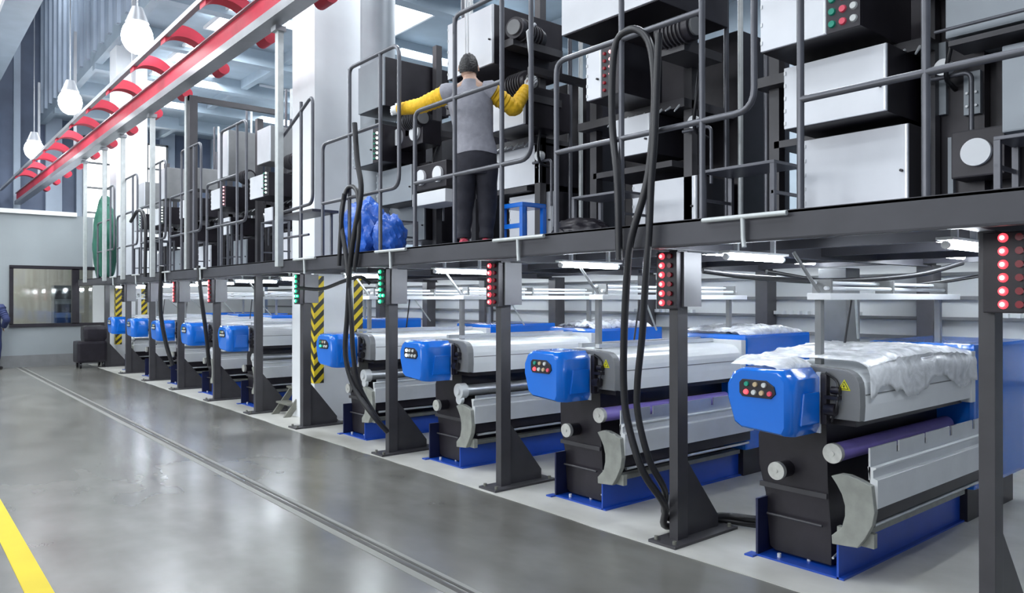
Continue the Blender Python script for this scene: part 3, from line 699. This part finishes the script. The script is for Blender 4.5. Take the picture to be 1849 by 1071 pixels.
def motor(p, r, L, lab, axis=(0, 1, 0)):
    e = empty('drive_motor', p, lab, 'motor', 'black drive motors of the upper machines')
    p = Vector(p); a = Vector(axis)
    MB().cyl(p, p+a*L, r, seg=24).build('casing', M['black'], e)
    f = MB()
    for k in range(6): f.cyl(p+a*(L*(.2+.12*k)), p+a*(L*(.2+.12*k)+.01), r*1.12, seg=24)
    f.build('cooling_fin', M['dark'], e)
    MB().cyl(p-a*.02, p, r*.7, seg=20).build('fan_cover', M['grey'], e)
    MB().box(p.x, p.y+L*.4*a.y-.03, p.z-r-.05, 5.08, p.y+L*a.y+.06, p.z-r+.02).build('mount_bracket', M['dark'], e)
def discs(X, pts, r, lab):
    e = empty('disc_plate', (X, pts[0][0], pts[0][1]-.1), lab, 'roller plate')
    MB().box(X, min(p[0] for p in pts)-.14, pts[0][1]-.14, X+.25, max(p[0] for p in pts)+.14, pts[0][1]+.14, b=.01).build('back_plate', M['black'], e)
    for (y, z) in pts:
        d = MB().cyl((X-.03, y, z), (X, y, z), r, seg=32).build('disc', M['white'], e)
def frame_stand(x0, y0, x1, y1, z0, z1, lab, m='tubeg'):
    e = empty('frame_table', ((x0+x1)/2, (y0+y1)/2, z0), lab, 'frame table', 'small steel frame tables on the platform')
    MB().box(x0, y0, z1-.02, x1, y1, z1, b=.004).build('top', M[m], e)
    for x in (x0, x1-.03):
        for y in (y0, y1-.03): MB().box(x, y, z0, x+.03, y+.03, z1-.02).build('leg', M[m], e)
    MB().box(x0, y0+.005, z0+.2, x1, y0+.02, z0+.22).build('stretcher', M[m], e); MB().box(x0, y1-.02, z0+.2, x1, y1-.005, z0+.22).build('stretcher', M[m], e)
BASES = [2.10, 3.93, 5.76, 7.59, 10.91, 12.74, 14.57, 16.4, 18.1]
for k, yn in enumerate(BASES):
    L = UL[k]
    far = k >= 4
    # dark machine mass behind the cabinets
    e = empty('spinning_unit', (6, yn+.3, ZD1), 'dark frame of the upper spinning machine %s' % L, 'machine', 'dark upper spinning machine frames')
    MB().box(5.6, yn-.25, ZD1, 6.4, yn+1.05, 3.9 if not far else 3.5, b=.01).build('body', M['black'], e)
    b_ = MB(); b_.box(5.0, yn-.2, ZD1, 5.08, yn-.12, 4.6 if not far else 3.9); b_.build('upright', M['dark'], e)
    b_ = MB(); b_.box(5.0, yn+.86, ZD1, 5.08, yn+.94, 4.6 if not far else 3.9); b_.build('upright', M['dark'], e)
    MB().box(4.9, yn-.2, 3.14, 5.6, yn+1.0, 3.21).build('cross_shelf', M['dark'], e)
    MB().box(5.0, yn+.0, 2.70, 5.6, yn+.9, 2.75).build('cross_shelf', M['dark'], e)
    for j in range(9): MB().cyl((4.91, yn-.15+j*.09, 3.16), (4.84, yn-.15+j*.09, 3.10+.02*(j % 2)), .012, .006, seg=8).build('nozzle', M['alu'], e)
    for dx, dy, z0_, z1_ in ((5.3, -.32, 2.06, 5.2), (5.35, -.42, 2.06, 5.2), (5.2, 1.08, 2.06, 4.6)):
        MB().tube([(dx, yn+dy, z0_), (dx, yn+dy, z1_)], .022).build('riser_pipe', M['pipe' if dy < -.35 else 'tubeg'], e)
    MB().tube(fillet([(4.95, yn-.42, 2.5), (4.95, yn-.42, 2.95), (4.95, yn-.15, 2.95)], .05), .014).build('bent_pipe', M['tubeg'], e)
    MB().tube(smooth_path([(4.98, yn-.3, 3.5), (4.85, yn-.36, 3.2), (4.9, yn-.3, 2.95), (5.1, yn-.28, 2.9)], 5), .014).build('cable', M['rubber'], e)
    MB().cyl((4.9, yn-.28, 3.0), (4.95, yn-.28, 3.0), .05, seg=20).build('pulley', M['alu'], e)
    if k == 0:
        cabinet(4.8, yn-.12, yn+.56, 2.2, 2.68, .5, 'door', 'lowest white cabinet door of the stack at the picture edge')
        cabinet(4.6, yn-.08, yn+.59, 2.725, 3.14, .6, 'door', 'middle white cabinet door of the stack at the picture edge')
        cabinet(4.4, yn-.02, yn+.64, 3.21, 3.80, .7, 'door', 'topmost white cabinet with red and green buttons at the picture edge', led='buttons')
    elif k == 1:
        cabinet(5.0, yn-.24, yn+.43, 2.2, 2.60, .5, 'door', 'lowest white cabinet behind the hose arch')
        cabinet(4.8, yn+.07, yn+.46, 2.8, 3.13, .5, 'door', 'middle white cabinet behind the hose arch')
        cabinet(4.4, yn+.02, yn+.40, 3.21, 3.62, .5, 'door', 'narrow white cabinet with a column of small red lamps behind the hose arch', led='led_w')
        cabinet(4.35, yn-.37, yn+.64, 3.8, 4.35, .9, 'door', 'topmost white cabinet behind the hose arch', latch=False)
    elif k == 2:
        cabinet(5.1, yn-.27, yn+.4, 2.2, 2.68, .5, 'door', 'lowest white cabinet right of the worker legs')
        cabinet(5.0, yn-.2, yn+.5, 2.75, 3.17, .6, 'door', 'middle white cabinet right of the worker hips')
        cabinet(4.6, yn-.42, yn+.2, 3.24, 3.62, .6, 'door', 'white cabinet at the worker shoulder height')
        cabinet(4.35, yn-.26, yn+.47, 3.8, 4.36, .9, 'door', 'topmost white cabinet above the worker head')
    elif k == 3:
        cabinet(4.9, yn-.1, yn+.7, 2.3, 2.75, .5, 'doorg', 'lowest grey cabinet above the blue bags')
        cabinet(4.6, yn-.3, yn+.5, 2.72, 3.14, .6, 'doorg', 'middle smooth grey cabinet above the blue bags')
        cabinet(4.4, yn+.02, yn+.72, 3.19, 3.62, .6, 'doorg', 'grey cabinet with small green lamps left of the worker', led='led_wh')
        cabinet(4.35, yn-.1, yn+.5, 3.8, 4.36, .9, 'doorg', 'topmost grey cabinet left of the worker', latch=False)
    else:
        hh = (.0, .25, -.15, .1, .0)[k-4]
        cabinet(4.7, yn-.1, yn+.6, 2.12, 2.62, .6, 'doorg' if k % 2 else 'door', 'lowest cabinet %s' % L)
        cabinet(4.5, yn+.15, yn+.45, 2.7, 3.0, .5, 'door', 'small middle white cabinet %s' % L, latch=False)
        cabinet(4.4, yn+.02, yn+.78, 3.15, 3.50, .6, 'door', 'white cabinet with a column of small lamps %s' % L, led='led_w' if k in (5,) else 'led_wh')
        cabinet(4.5, yn+.25, yn+.75, 3.70, 4.25+hh, .5, 'door', 'topmost white cabinet %s' % L, latch=False, body='grey')
        frame_stand(4.15, yn-.75, 4.4, yn-.3, ZD1, 2.7+hh*.5, 'dark frame table before the cabinets %s' % L)
        MB().box(4.75, yn-.45, ZD1, 4.85, yn-.35, 4.6).build('upright', M['dark'], e)
    if k in (0, 1, 2, 3, 4, 5):
        motor((4.6, yn-.52, 3.62), .10, .30, 'black drive motor beside the upper cabinets %s' % L)
motor((4.45, 5.3, 4.1), .10, .4, 'black ribbed motor above the right glove of the worker', (1, .3, 0))
motor((4.6, 6.55, 3.72), .11, .26, 'black ribbed motor left of the worker head', (1, 0, 0))
discs(4.60, [(7.57, 3.48), (7.21, 3.48)], .095, 'dark plate with two white discs under the stretched yellow sleeve')
discs(4.60, [(7.08, 2.95), (6.75, 2.95)], .085, 'dark plate with two white discs beside the worker hip')
discs(4.45, [(7.95, 3.95)], .12, 'dark plate with one large white disc left of the glove')
tag(MB().box(4.58, 6.6, 2.64, 4.9, 7.25, 2.78, b=.006).build('white_tray', M['white'], None), 'white tray box below the lower pair of white discs', 'box')
discs(4.9, [(1.634, 2.456)], .08, 'dark plate with one pale round disc at the picture edge')
tag(MB().cyl((4.85, 8.5, ZD1), (4.85, 8.5, 7.9), .22, seg=28).build('round_duct', M['doorg'], None), 'tall grey round duct beside the white building column', 'duct')
tag(MB().box(4.5, 7.95, 3.25, 4.95, 8.25, 3.75, b=.006).build('grey_box', M['doorg'], None), 'pale grey box on the platform between duct and grey cabinets', 'box')
# right-edge grey machine
e = empty('grey_unit', (4.9, .9, ZD1), 'grey panelled machine section with shelves at the upper picture edge', 'machine')
MB().box(4.75, .7, 2.52, 5.19, 1.46, 3.0, b=.01).build('lower_panel', M['doorg'], e)
MB().box(4.7, .7, 3.1, 5.19, 1.73, 3.75, b=.01).build('upper_panel', M['doorg'], e)
for z in (2.72, 2.8, 2.88): MB().box(4.72, 1.0, z, 4.75, 1.3, z+.03).build('slot', M['black'], e)
MB().box(4.66, .7, 3.04, 4.9, 1.7, 3.07).build('shelf', M['dark'], e)
MB().tube([(4.6, .7, 3.12), (4.6, 1.75, 3.12)], .010).build('pipe', M['tubeg'], e)
MB().box(5.2, .3, ZD1, 5.6, 1.9, 3.9).build('back_frame', M['black'], e)
frame_stand(4.3, .95, 4.6, 1.36, ZD1, 2.42, 'dark frame table beside the pale round disc')
frame_stand(4.25, 2.55, 4.6, 3.1, ZD1, 2.47, 'dark frame table between the hose arch and the white doors')
frame_stand(4.4, 3.95, 4.75, 4.5, ZD1, 2.45, 'dark frame table left of the hose arch')
frame_stand(4.2, 7.0, 4.5, 7.9, ZD1, 2.45, 'green-topped frame table holding the blue bags')
e = empty('column_unit', (5.1, 1.8, ZD1), 'dark upright unit with narrow grey strips right of the white cabinet stack', 'machine')
MB().box(5.1, 1.66, ZD1, 5.19, 1.93, 3.9).build('body', M['black'], e)
MB().box(5.06, 1.86, 2.75, 5.1, 1.90, 3.2).build('strip', M['doorg'], e); MB().box(5.06, 1.82, 2.15, 5.1, 1.85, 2.6).build('strip', M['doorg'], e)
MB().box(5.06, 1.67, 2.72, 5.1, 1.76, 2.98).build('plate', M['doorg'], e)
for (dy, z) in ((.02, 2.85), (.07, 2.85), (.02, 2.77), (.07, 2.77)): MB().cyl((5.045, 1.67+dy, z), (5.06, 1.67+dy, z), .008, seg=8).build('bolt', M['alu'], e)
e = empty('hanging_rod', (4.2, 5.70, 3.86), 'white double rod hanging above the worker head', 'rod')
for dy in (-.02, .02): MB().tube([(4.2, 5.70+dy, 3.86), (4.2, 5.70+dy, 8.0)], .009).build('rod', M['white'], e)
MB().box(4.18, 5.66, 3.82, 4.22, 5.74, 3.88).build('end_clip', M['alu'], e)
e = empty('yarn_lever', (4.3, 4.95, 3.6), 'thin white lever above the raised right glove', 'lever')
MB().tube([(4.38, 4.98, 3.62), (4.28, 4.92, 3.92), (4.3, 4.84, 3.97)], .014).build('lever_arm', M['white'], e)
MB().box(4.34, 4.93, 3.58, 5.05, 4.99, 3.64).build('pivot', M['dark'], e)
# bags
def bag(c, r, lab, m='bag', seed=1, sz=(1, 1, 1)):
    rnd = random.Random(seed); bm = bmesh.new(); bmesh.ops.create_icosphere(bm, subdivisions=4, radius=1)
    ph = [(Vector((rnd.uniform(-1, 1), rnd.uniform(-1, 1), rnd.uniform(-1, 1)))*rnd.uniform(3, 9), rnd.uniform(0, 6)) for _ in range(10)]
    for v in bm.verts:
        d = v.co.copy(); n = sum(abs(math.sin(d.dot(p)+q_)) for p, q_ in ph)/10
        k = .72+.5*n+.10*abs(math.sin(d.x*11+d.z*7))*abs(math.cos(d.y*9-d.z*5))
        v.co = Vector((d.x*sz[0], d.y*sz[1], max(d.z, -.7)*sz[2]))*r*k
    zmin = min(v.co.z for v in bm.verts)
    mb = MB(); mb.merge(bm, Matrix.Translation((c[0], c[1], c[2]-zmin))); mb.sm = True
    o = mb.build(lab[0], M[m], None, smooth=True); return tag(o, lab[1], lab[2], lab[3] if len(lab) > 3 else None)
bag((4.1, 7.45, ZD1), .28, ('plastic_bag', 'crumpled bright blue plastic bag behind the railing, left of the worker', 'bag', 'blue plastic bags on the platform'), seed=2, sz=(.8, .9, 1.2))
bag((4.05, 6.85, ZD1), .2, ('plastic_bag', 'smaller crumpled blue bag beside the big blue bag', 'bag', 'blue plastic bags on the platform'), seed=5, sz=(.8, .8, 1.1))
bag((4.35, 4.35, ZD1), .17, ('cloth_heap', 'low dark cloth heap on the platform right of the blue stool', 'cloth', ), m='black', seed=9, sz=(1, 1.5, .6))
# blue stool near the worker
e = empty('step_stool', (4.35, 5.1, ZD1), 'blue plastic step stool right of the worker legs', 'stool')
MB().box(4.22, 4.92, 2.40, 4.5, 5.22, 2.44, b=.008).build('seat', M['blue'], e)
for x in (4.22, 4.46):
    for y in (4.92, 5.18): MB().box(x, y, ZD1, x+.04, y+.04, 2.40).build('leg', M['blue'], e)
MB().box(4.23, 4.94, 2.22, 4.25, 5.2, 2.26).build('rung', M['blue'], e)
# green cover at the far end
bag((3.9, 19.3, ZD1), .45, ('green_cover', 'dark green sheeting hung at the far platform end', 'cover'), m='green', seed=4, sz=(.5, .8, 2.2))

# ------------------------------------------------------------------ hoses
def hose(pts, r, lab, grp=None, mt='rubber'):
    return tag(MB().tube(smooth_path(pts, 6), r, seg=12).build('rubber_hose', M[mt], None), lab, 'hose', grp)
XH = 3.56
hs = 'black hoses hanging over the platform edge'
hose([at(1118, 470, X=XH), at(1115, 330, X=XH), at(1106, 230, X=3.62), at(1106, 130, X=3.62), at(1115, 72, X=3.62), at(1145, 52, X=3.62), at(1172, 75, X=3.62), at(1182, 140, X=3.6), at(1180, 230, X=3.58), at(1168, 330, X=3.56), at(1140, 430, X=3.54), at(1132, 500, X=3.56), at(1127, 600, X=3.6), at(1126, 690, X=3.64), at(1133, 760, X=3.66), at(1160, 850, X=3.7), at(1200, 912, X=3.86), (4.1, 3.27, .05), (4.5, 3.2, .04), (4.62, 2.95, .04), (4.5, 2.66, .1)], .024, 'thick black hose rising in a tall arch then hanging down to the floor', hs)
hose([at(1190, 60, X=3.56), at(1186, 150, X=3.56), at(1182, 250, X=3.54), at(1176, 330, X=3.54), at(1172, 420, X=3.54), at(1166, 500, X=3.55), at(1160, 600, X=3.6), at(1151, 690, X=3.64), at(1152, 750, X=3.66), at(1172, 830, X=3.72), at(1200, 885, X=3.86), (4.1, 3.25, .11), (4.52, 3.12, .08), (4.6, 2.9, .09), (4.5, 2.66, .16)], .022, 'straight black hose beside the arched one, running down to the floor', hs)
hose([at(640, 222, X=3.56), at(645, 290, X=3.56), at(652, 345, X=3.56), at(640, 420, X=3.54), at(632, 480, X=3.55), at(628, 560, X=3.58), at(624, 640, X=3.6), at(640, 700, X=3.66), at(672, 748, X=3.75), at(700, 780, X=3.9)], .026, 'black hose with a cut upper end hanging left of the blue bags', hs)
hose([at(622, 350, X=3.57), at(616, 400, X=3.57), at(626, 470, X=3.56), at(634, 560, X=3.58), at(638, 640, X=3.62), at(650, 700, X=3.7), at(690, 770, X=3.9)], .024, 'black hose looped over the middle rail left of the blue bags', hs)
hose([at(612, 480, X=3.56), at(618, 380, X=3.56), at(628, 340, X=3.6), at(645, 348, X=3.6), at(648, 420, X=3.56), at(640, 490, X=3.56)], .022, 'black hose loop tied to the railing by the white building column', hs)
hose([at(540, 520, X=3.9), at(580, 522, X=3.9), at(620, 508, X=3.8), at(650, 500, X=3.85), at(668, 512, X=3.95)], .02, 'black hose sagging between two green signal boxes', hs)
hose([at(292, 480, X=3.56), at(290, 560, X=3.6), at(300, 620, X=3.7), at(312, 660, X=3.8)], .035, 'black hose bundle hanging among the far columns', hs)
hose([at(358, 480, X=3.56), at(364, 540, X=3.6), at(372, 600, X=3.7), at(378, 660, X=3.8)], .03, 'black hose hanging beside the far red signal box', hs)
hose([at(236, 400, X=3.56), at(250, 380, X=3.56), at(262, 400, X=3.56), at(262, 500, X=3.56)], .03, 'black hose loop on the far platform railing', hs)
hose([(4.0, 2.9, 1.78), (4.3, 2.72, 1.74), (4.8, 2.5, 1.72), (5.4, 2.2, 1.76), (6.0, 2.1, 1.86)], .018, 'black cable sagging below the deck above the nearest winder', 'cables under the deck')
hose([(4.9, 3.0, 1.80), (5.8, 2.75, 1.70), (6.6, 2.6, 1.72), (7.6, 2.2, 1.86)], .014, 'thin black cable sagging below the deck near the rear column', 'cables under the deck')
# black trolley by the office wall
e = empty('covered_trolley', (3.4, 19.9, 0), 'black covered trolley standing below the office window', 'trolley')
c0 = at(162, 655, Y=19.9)
MB().box(c0.x-.30, 19.65, .12, c0.x+.32, 20.2, .62, b=.06).build('body', M['black'], e)
MB().box(c0.x-.16, 19.7, .60, c0.x+.34, 20.15, .98, b=.09).build('hood', M['black'], e)
for x in (c0.x-.22, c0.x+.24):
    for y in (19.72, 20.1): MB().cyl((x-.02, y, .06), (x+.02, y, .06), .06, seg=16).build('wheel', M['rubber'], e)
# shelf unit inside the office
e = empty('office_shelf', (2.6, 22.4, 0), 'dark shelf unit seen through the office window', 'shelf')
p = at(114, 540, Y=22.4)
MB().box(p.x-.22, 22.3, .0, p.x+.22, 22.7, 1.95).build('body', M['grey'], e)
for z in (.9, 1.25, 1.6): MB().box(p.x-.2, 22.27, z, p.x+.2, 22.31, z+.22).build('shelf_bay', M['black'], e)

# ------------------------------------------------------------------ people
def person(origin, yaw, J, lab, cloth, gloves=True, head_yaw=0):
    "J: joints in metres, local x = right, y = forward (away), z = up from the feet"
    e = empty('person', origin, lab, 'person')
    e.rotation_euler = (0, 0, 0)
    rot = Matrix.Rotation(yaw, 3, 'Z'); o3 = Vector(origin)
    def P(p): return o3+rot@Vector(p)
    V = lambda n: P(J[n])
    # continuous body from a skinned skeleton
    names = ['pelvis', 'waist', 'chest', 'neckb', 'neck', 'headc', 'headt', 'shl', 'ell', 'wrl', 'shr', 'elr', 'wrr', 'hipl', 'knl', 'anl', 'tol', 'hipr', 'knr', 'anr', 'tor']
    edges = [('pelvis', 'waist'), ('waist', 'chest'), ('chest', 'neckb'), ('neckb', 'neck'), ('neck', 'headc'), ('headc', 'headt'), ('neckb', 'shl'), ('shl', 'ell'), ('ell', 'wrl'), ('neckb', 'shr'), ('shr', 'elr'), ('elr', 'wrr'), ('pelvis', 'hipl'), ('hipl', 'knl'), ('knl', 'anl'), ('anl', 'tol'), ('pelvis', 'hipr'), ('hipr', 'knr'), ('knr', 'anr'), ('anr', 'tor')]
    rad = dict(pelvis=.12, waist=.11, chest=.12, neckb=.06, neck=.05, headc=.085, headt=.07, shl=.055, ell=.04, wrl=.026, shr=.055, elr=.04, wrr=.026, hipl=.085, knl=.055, anl=.04, tol=.03, hipr=.085, knr=.055, anr=.04, tor=.03)
    # fingers are part of the same body
    me = bpy.data.meshes.new('body'); vs = [V(n)-o3 for n in names]; es = [(names.index(a), names.index(b)) for a, b in edges]; rl = [rad[n] for n in names]
    for side in ('l', 'r'):
        w = V('wr'+side)-o3; el = V('el'+side)-o3; d = (w-el).normalized(); s = d.cross(Vector((0, 0, 1)))
        s = s.normalized() if s.length > .1 else Vector((1, 0, 0)); up = s.cross(d).normalized()
        palm = w+d*.055; ip = len(vs); vs.append(palm); rl.append(.022); es.append((names.index('wr'+side), ip))
        for k in range(4):
            base = palm+d*.025+up*(.030-.020*k); i0 = len(vs)
            L = [.040, .045, .042, .034][k]
            vs += [base, base+d*L+s*.008, base+d*(L+.022)+s*.028]; rl += [.0095, .0085, .0075]; es += [(ip, i0), (i0, i0+1), (i0+1, i0+2)]
        i0 = len(vs); vs += [w+d*.025+up*.036, w+d*.06+up*.055+s*.015]; rl += [.011, .009]; es += [(ip, i0), (i0, i0+1)]
    me.from_pydata([tuple(v) for v in vs], es, []); body = bpy.data.objects.new('body', me); SC.collection.objects.link(body); body.parent = e
    sk = body.modifiers.new('skin', 'SKIN')
    for i, v in enumerate(me.skin_vertices[0].data): v.radius = (rl[i], rl[i]); v.use_root = (i == 0)
    sb = body.modifiers.new('sub', 'SUBSURF'); sb.levels = 1; sb.render_levels = 2
    me.materials.append(M['skin'])
    # torso garment: loft of ellipses
    right = rot@Vector((1, 0, 0)); fw = rot@Vector((0, 1, 0)); upv = Vector((0, 0, 1))
    def ell(c, a, b, n=24, wob=0, z=0):
        return [P(c)+right*(a*math.cos(2*math.pi*k/n))+fw*(b*math.sin(2*math.pi*k/n))+upv*(wob*math.sin(6*math.pi*k/n+z)) for k in range(n)]
    pel, wa, ch, nb = (Vector(J[n]) for n in ('pelvis', 'waist', 'chest', 'neckb'))
    sh = (Vector(J['shl'])+Vector(J['shr']))/2; hw = (Vector(J['shr'])-Vector(J['shl'])).length/2
    g = MB(); g.loft([ell(pel+Vector((0, 0, .06)), .185, .135, wob=.008), ell(pel+Vector((0, 0, .12)), .182, .13), ell(wa, .172, .12), ell((wa+ch)/2, .185, .128), ell(ch, .20, .135), ell(sh-Vector((0, 0, .05)), hw+.035, .115), ell(sh+Vector((0, 0, .0)), hw+.005, .095), ell(sh+Vector((0, 0, .04)), hw*.6, .075), ell(nb+Vector((0, 0, .055)), .065, .065)])
    g.build('shirt', M[cloth[0]], e)
    # sleeves
    for side in ('l', 'r'):
        a, b, c = (V(n+side) for n in ('sh', 'el', 'wr'))
        cs_ = MB(); cs_.tube([a.lerp(V('neckb'), .35), a, a.lerp(b, .12)], .1, seg=18, rs=[.07, .094, .1]); cs_.build('shirt_sleeve', M[cloth[0]], e)
        pts = [a.lerp(b, .02), a.lerp(b, .25), a.lerp(b, .5), a.lerp(b, .75), b, b.lerp(c, .3), b.lerp(c, .6), b.lerp(c, .85), c]
        pts = smooth_path(pts, 5); n = len(pts)
        rs = [(.088-.036*(i/n))*(1+.06*math.sin(i*2.1)) for i in range(n)]
        MB().tube(pts, .06, seg=16, rs=rs).build('sleeve', M[cloth[1]], e)
        if gloves:
            w = c; d = (c-b).normalized(); s = d.cross(upv); s = s.normalized() if s.length > .1 else right; up = s.cross(d).normalized()
            gl = MB(); gl.tube([w-d*.02, w+d*.03, w+d*.075, w+d*.095], .03, seg=14, rs=[.034, .042, .044, .03])
            for k in range(4):
                base = w+d*.085+up*(.032-.021*k); L = [.040, .046, .043, .034][k]
                gl.tube([base-d*.03, base, base+d*L+s*.010, base+d*(L+.02)+s*.032], .012, seg=8, rs=[.013, .0135, .012, .010])
            gl.tube([w+d*.01+up*.02, w+d*.045+up*.05, w+d*.075+up*.058+s*.018], .013, seg=8, rs=[.014, .014, .011])
            gl.build('glove', M['glove'], e)
    # trousers
    tr = MB(); tr.loft([ell(pel+Vector((0, 0, .13)), .17, .12), ell(pel+Vector((0, 0, .04)), .182, .135), ell(pel-Vector((0, 0, .06)), .185, .14), ell(pel-Vector((0, 0, .13)), .16, .12)])
    for side in ('l', 'r'):
        a, b, c = (V(n+side) for n in ('hip', 'kn', 'an'))
        pts = smooth_path([a+upv*.05, a.lerp(b, .4), b, b.lerp(c, .4), b.lerp(c, .75), c+upv*.0], 5); n = len(pts)
        tr.tube(pts, .08, seg=18, rs=[.108-.045*min(1, (i/n)*1.3)+.003*math.sin(i*.9) for i in range(n)])
    tr.build('trousers', M[cloth[2]], e)
    # shoes
    for side in ('l', 'r'):
        a, t_ = V('an'+side), V('to'+side); a = Vector((a.x, a.y, o3.z+.04)); t_ = Vector((t_.x, t_.y, o3.z+.03)); d = (t_-a).normalized()
        MB().tube([a-d*.07, a-d*.04, a+d*.03, a+d*.1, a+d*.17, a+d*.2], .04, seg=14, rs=[.025, .04, .045, .042, .034, .012]).build('shoe', M[cloth[3]], e)
    # face, ears and hair
    hc = V('headc'); face = (Matrix.Rotation(head_yaw, 3, 'Z')@fw); fr = face.cross(upv)
    hd = MB(); bm = bmesh.new(); bmesh.ops.create_uvsphere(bm, u_segments=28, v_segments=18, radius=1)
    mt = Matrix.Translation(hc) @ Matrix(((fr.x, face.x, 0, 0), (fr.y, face.y, 0, 0), (0, 0, 1, 0), (0, 0, 0, 1))) @ Matrix.Diagonal((.076, .093, .118, 1))
    hd.merge(bm, mt); hd.sm = True; hd.tube([hc+face*.085+upv*.02, hc+face*.112-upv*.02], .012, seg=8)
    for s in (-1, 1): hd.tube([hc+fr*s*.076+upv*.02, hc+fr*s*.084-upv*.03], .014, seg=8)
    h_ = hd.build('head', M['skin'], e)
    for s in (-1, 1): MB().cyl(hc+face*.082+fr*s*.03+upv*.015, hc+face*.092+fr*s*.03+upv*.015, .009, seg=10).build('eye', M['black'], h_)
    MB().tube([hc+face*.088-fr*.022-upv*.055, hc+face*.094-upv*.057, hc+face*.088+fr*.022-upv*.055], .005, seg=6).build('mouth', M['redshoe'], h_)
    hr = MB(); bm = bmesh.new(); bmesh.ops.create_uvsphere(bm, u_segments=32, v_segments=20, radius=1)
    dl = [v for v in bm.verts if (v.co.y > .45 and v.co.z < .45) or v.co.z < -.55]; bmesh.ops.delete(bm, geom=dl, context='VERTS')
    for v in bm.verts: v.co *= 1+.04*math.sin(v.co.x*17)*math.cos(v.co.z*13)
    mt2 = mt @ Matrix.Diagonal((1.14, 1.08, 1.10, 1)); hr.merge(bm, mt2); hr.sm = True; hr.build('hair', M['hair'], e)
    return e
yw = -YAW
dP, sP = 6.7, 6.7/FPX
def jp(u, v, f=0.0):
    "joint from its place on the picture, f metres further away than the feet"
    k = (dP+f)/FPX
    return ((u-924.5)*k-(858-924.5)*sP, f, EYE-(v-VH)*k-ZD1)
J = dict(pelvis=jp(860, 290), waist=jp(856, 245), chest=jp(850, 195), neckb=jp(849, 156), neck=jp(849, 143, .02), headc=jp(846, 122, .04), headt=jp(846, 110, .04),
 shl=jp(812, 168), ell=jp(762, 190, .16), wrl=jp(722, 197, .34), shr=jp(882, 163), elr=jp(928, 196, .10), wrr=jp(951, 160, .22),
 hipl=jp(843, 305), knl=jp(838, 372, .03), anl=jp(838, 434), tol=jp(836, 438, .14), hipr=jp(878, 305), knr=jp(880, 372, .03), anr=jp(878, 434), tor=jp(882, 438, .14))
base = Vector((SY*dP+CY*(858-924.5)*sP, CY*dP-SY*(858-924.5)*sP, ZD1))
for k_ in ('anl', 'anr'): J[k_] = (J[k_][0], J[k_][1], .08)
for k_ in ('tol', 'tor'): J[k_] = (J[k_][0], J[k_][1], .03)
person(base, yw, J, 'worker seen from behind in grey shirt, yellow oversleeves and white gloves, arms spread', ('shirt', 'sleeve', 'trouser', 'redshoe'))
J2 = dict(pelvis=(0, 0, .93), waist=(0, 0, 1.08), chest=(0, 0, 1.28), neckb=(0, 0, 1.44), neck=(0, 0, 1.52), headc=(0, 0, 1.62), headt=(0, 0, 1.68), shl=(-.19, 0, 1.4), ell=(-.3, .02, 1.13), wrl=(-.2, .15, .95), shr=(.19, 0, 1.4), elr=(.34, -.02, 1.13), wrr=(.2, .1, .97),
 hipl=(-.09, 0, .88), knl=(-.1, .02, .48), anl=(-.1, 0, .08), tol=(-.1, .14, .03), hipr=(.09, 0, .88), knr=(.1, .02, .48), anr=(.1, 0, .08), tor=(.1, .14, .03))
bp_ = at(-14, 660, D=17.0)
person((bp_.x, bp_.y, 0.004), yw, J2, 'person in dark navy workwear at the cropped picture edge, elbow out', ('navy', 'navy', 'navy', 'black'), gloves=False)
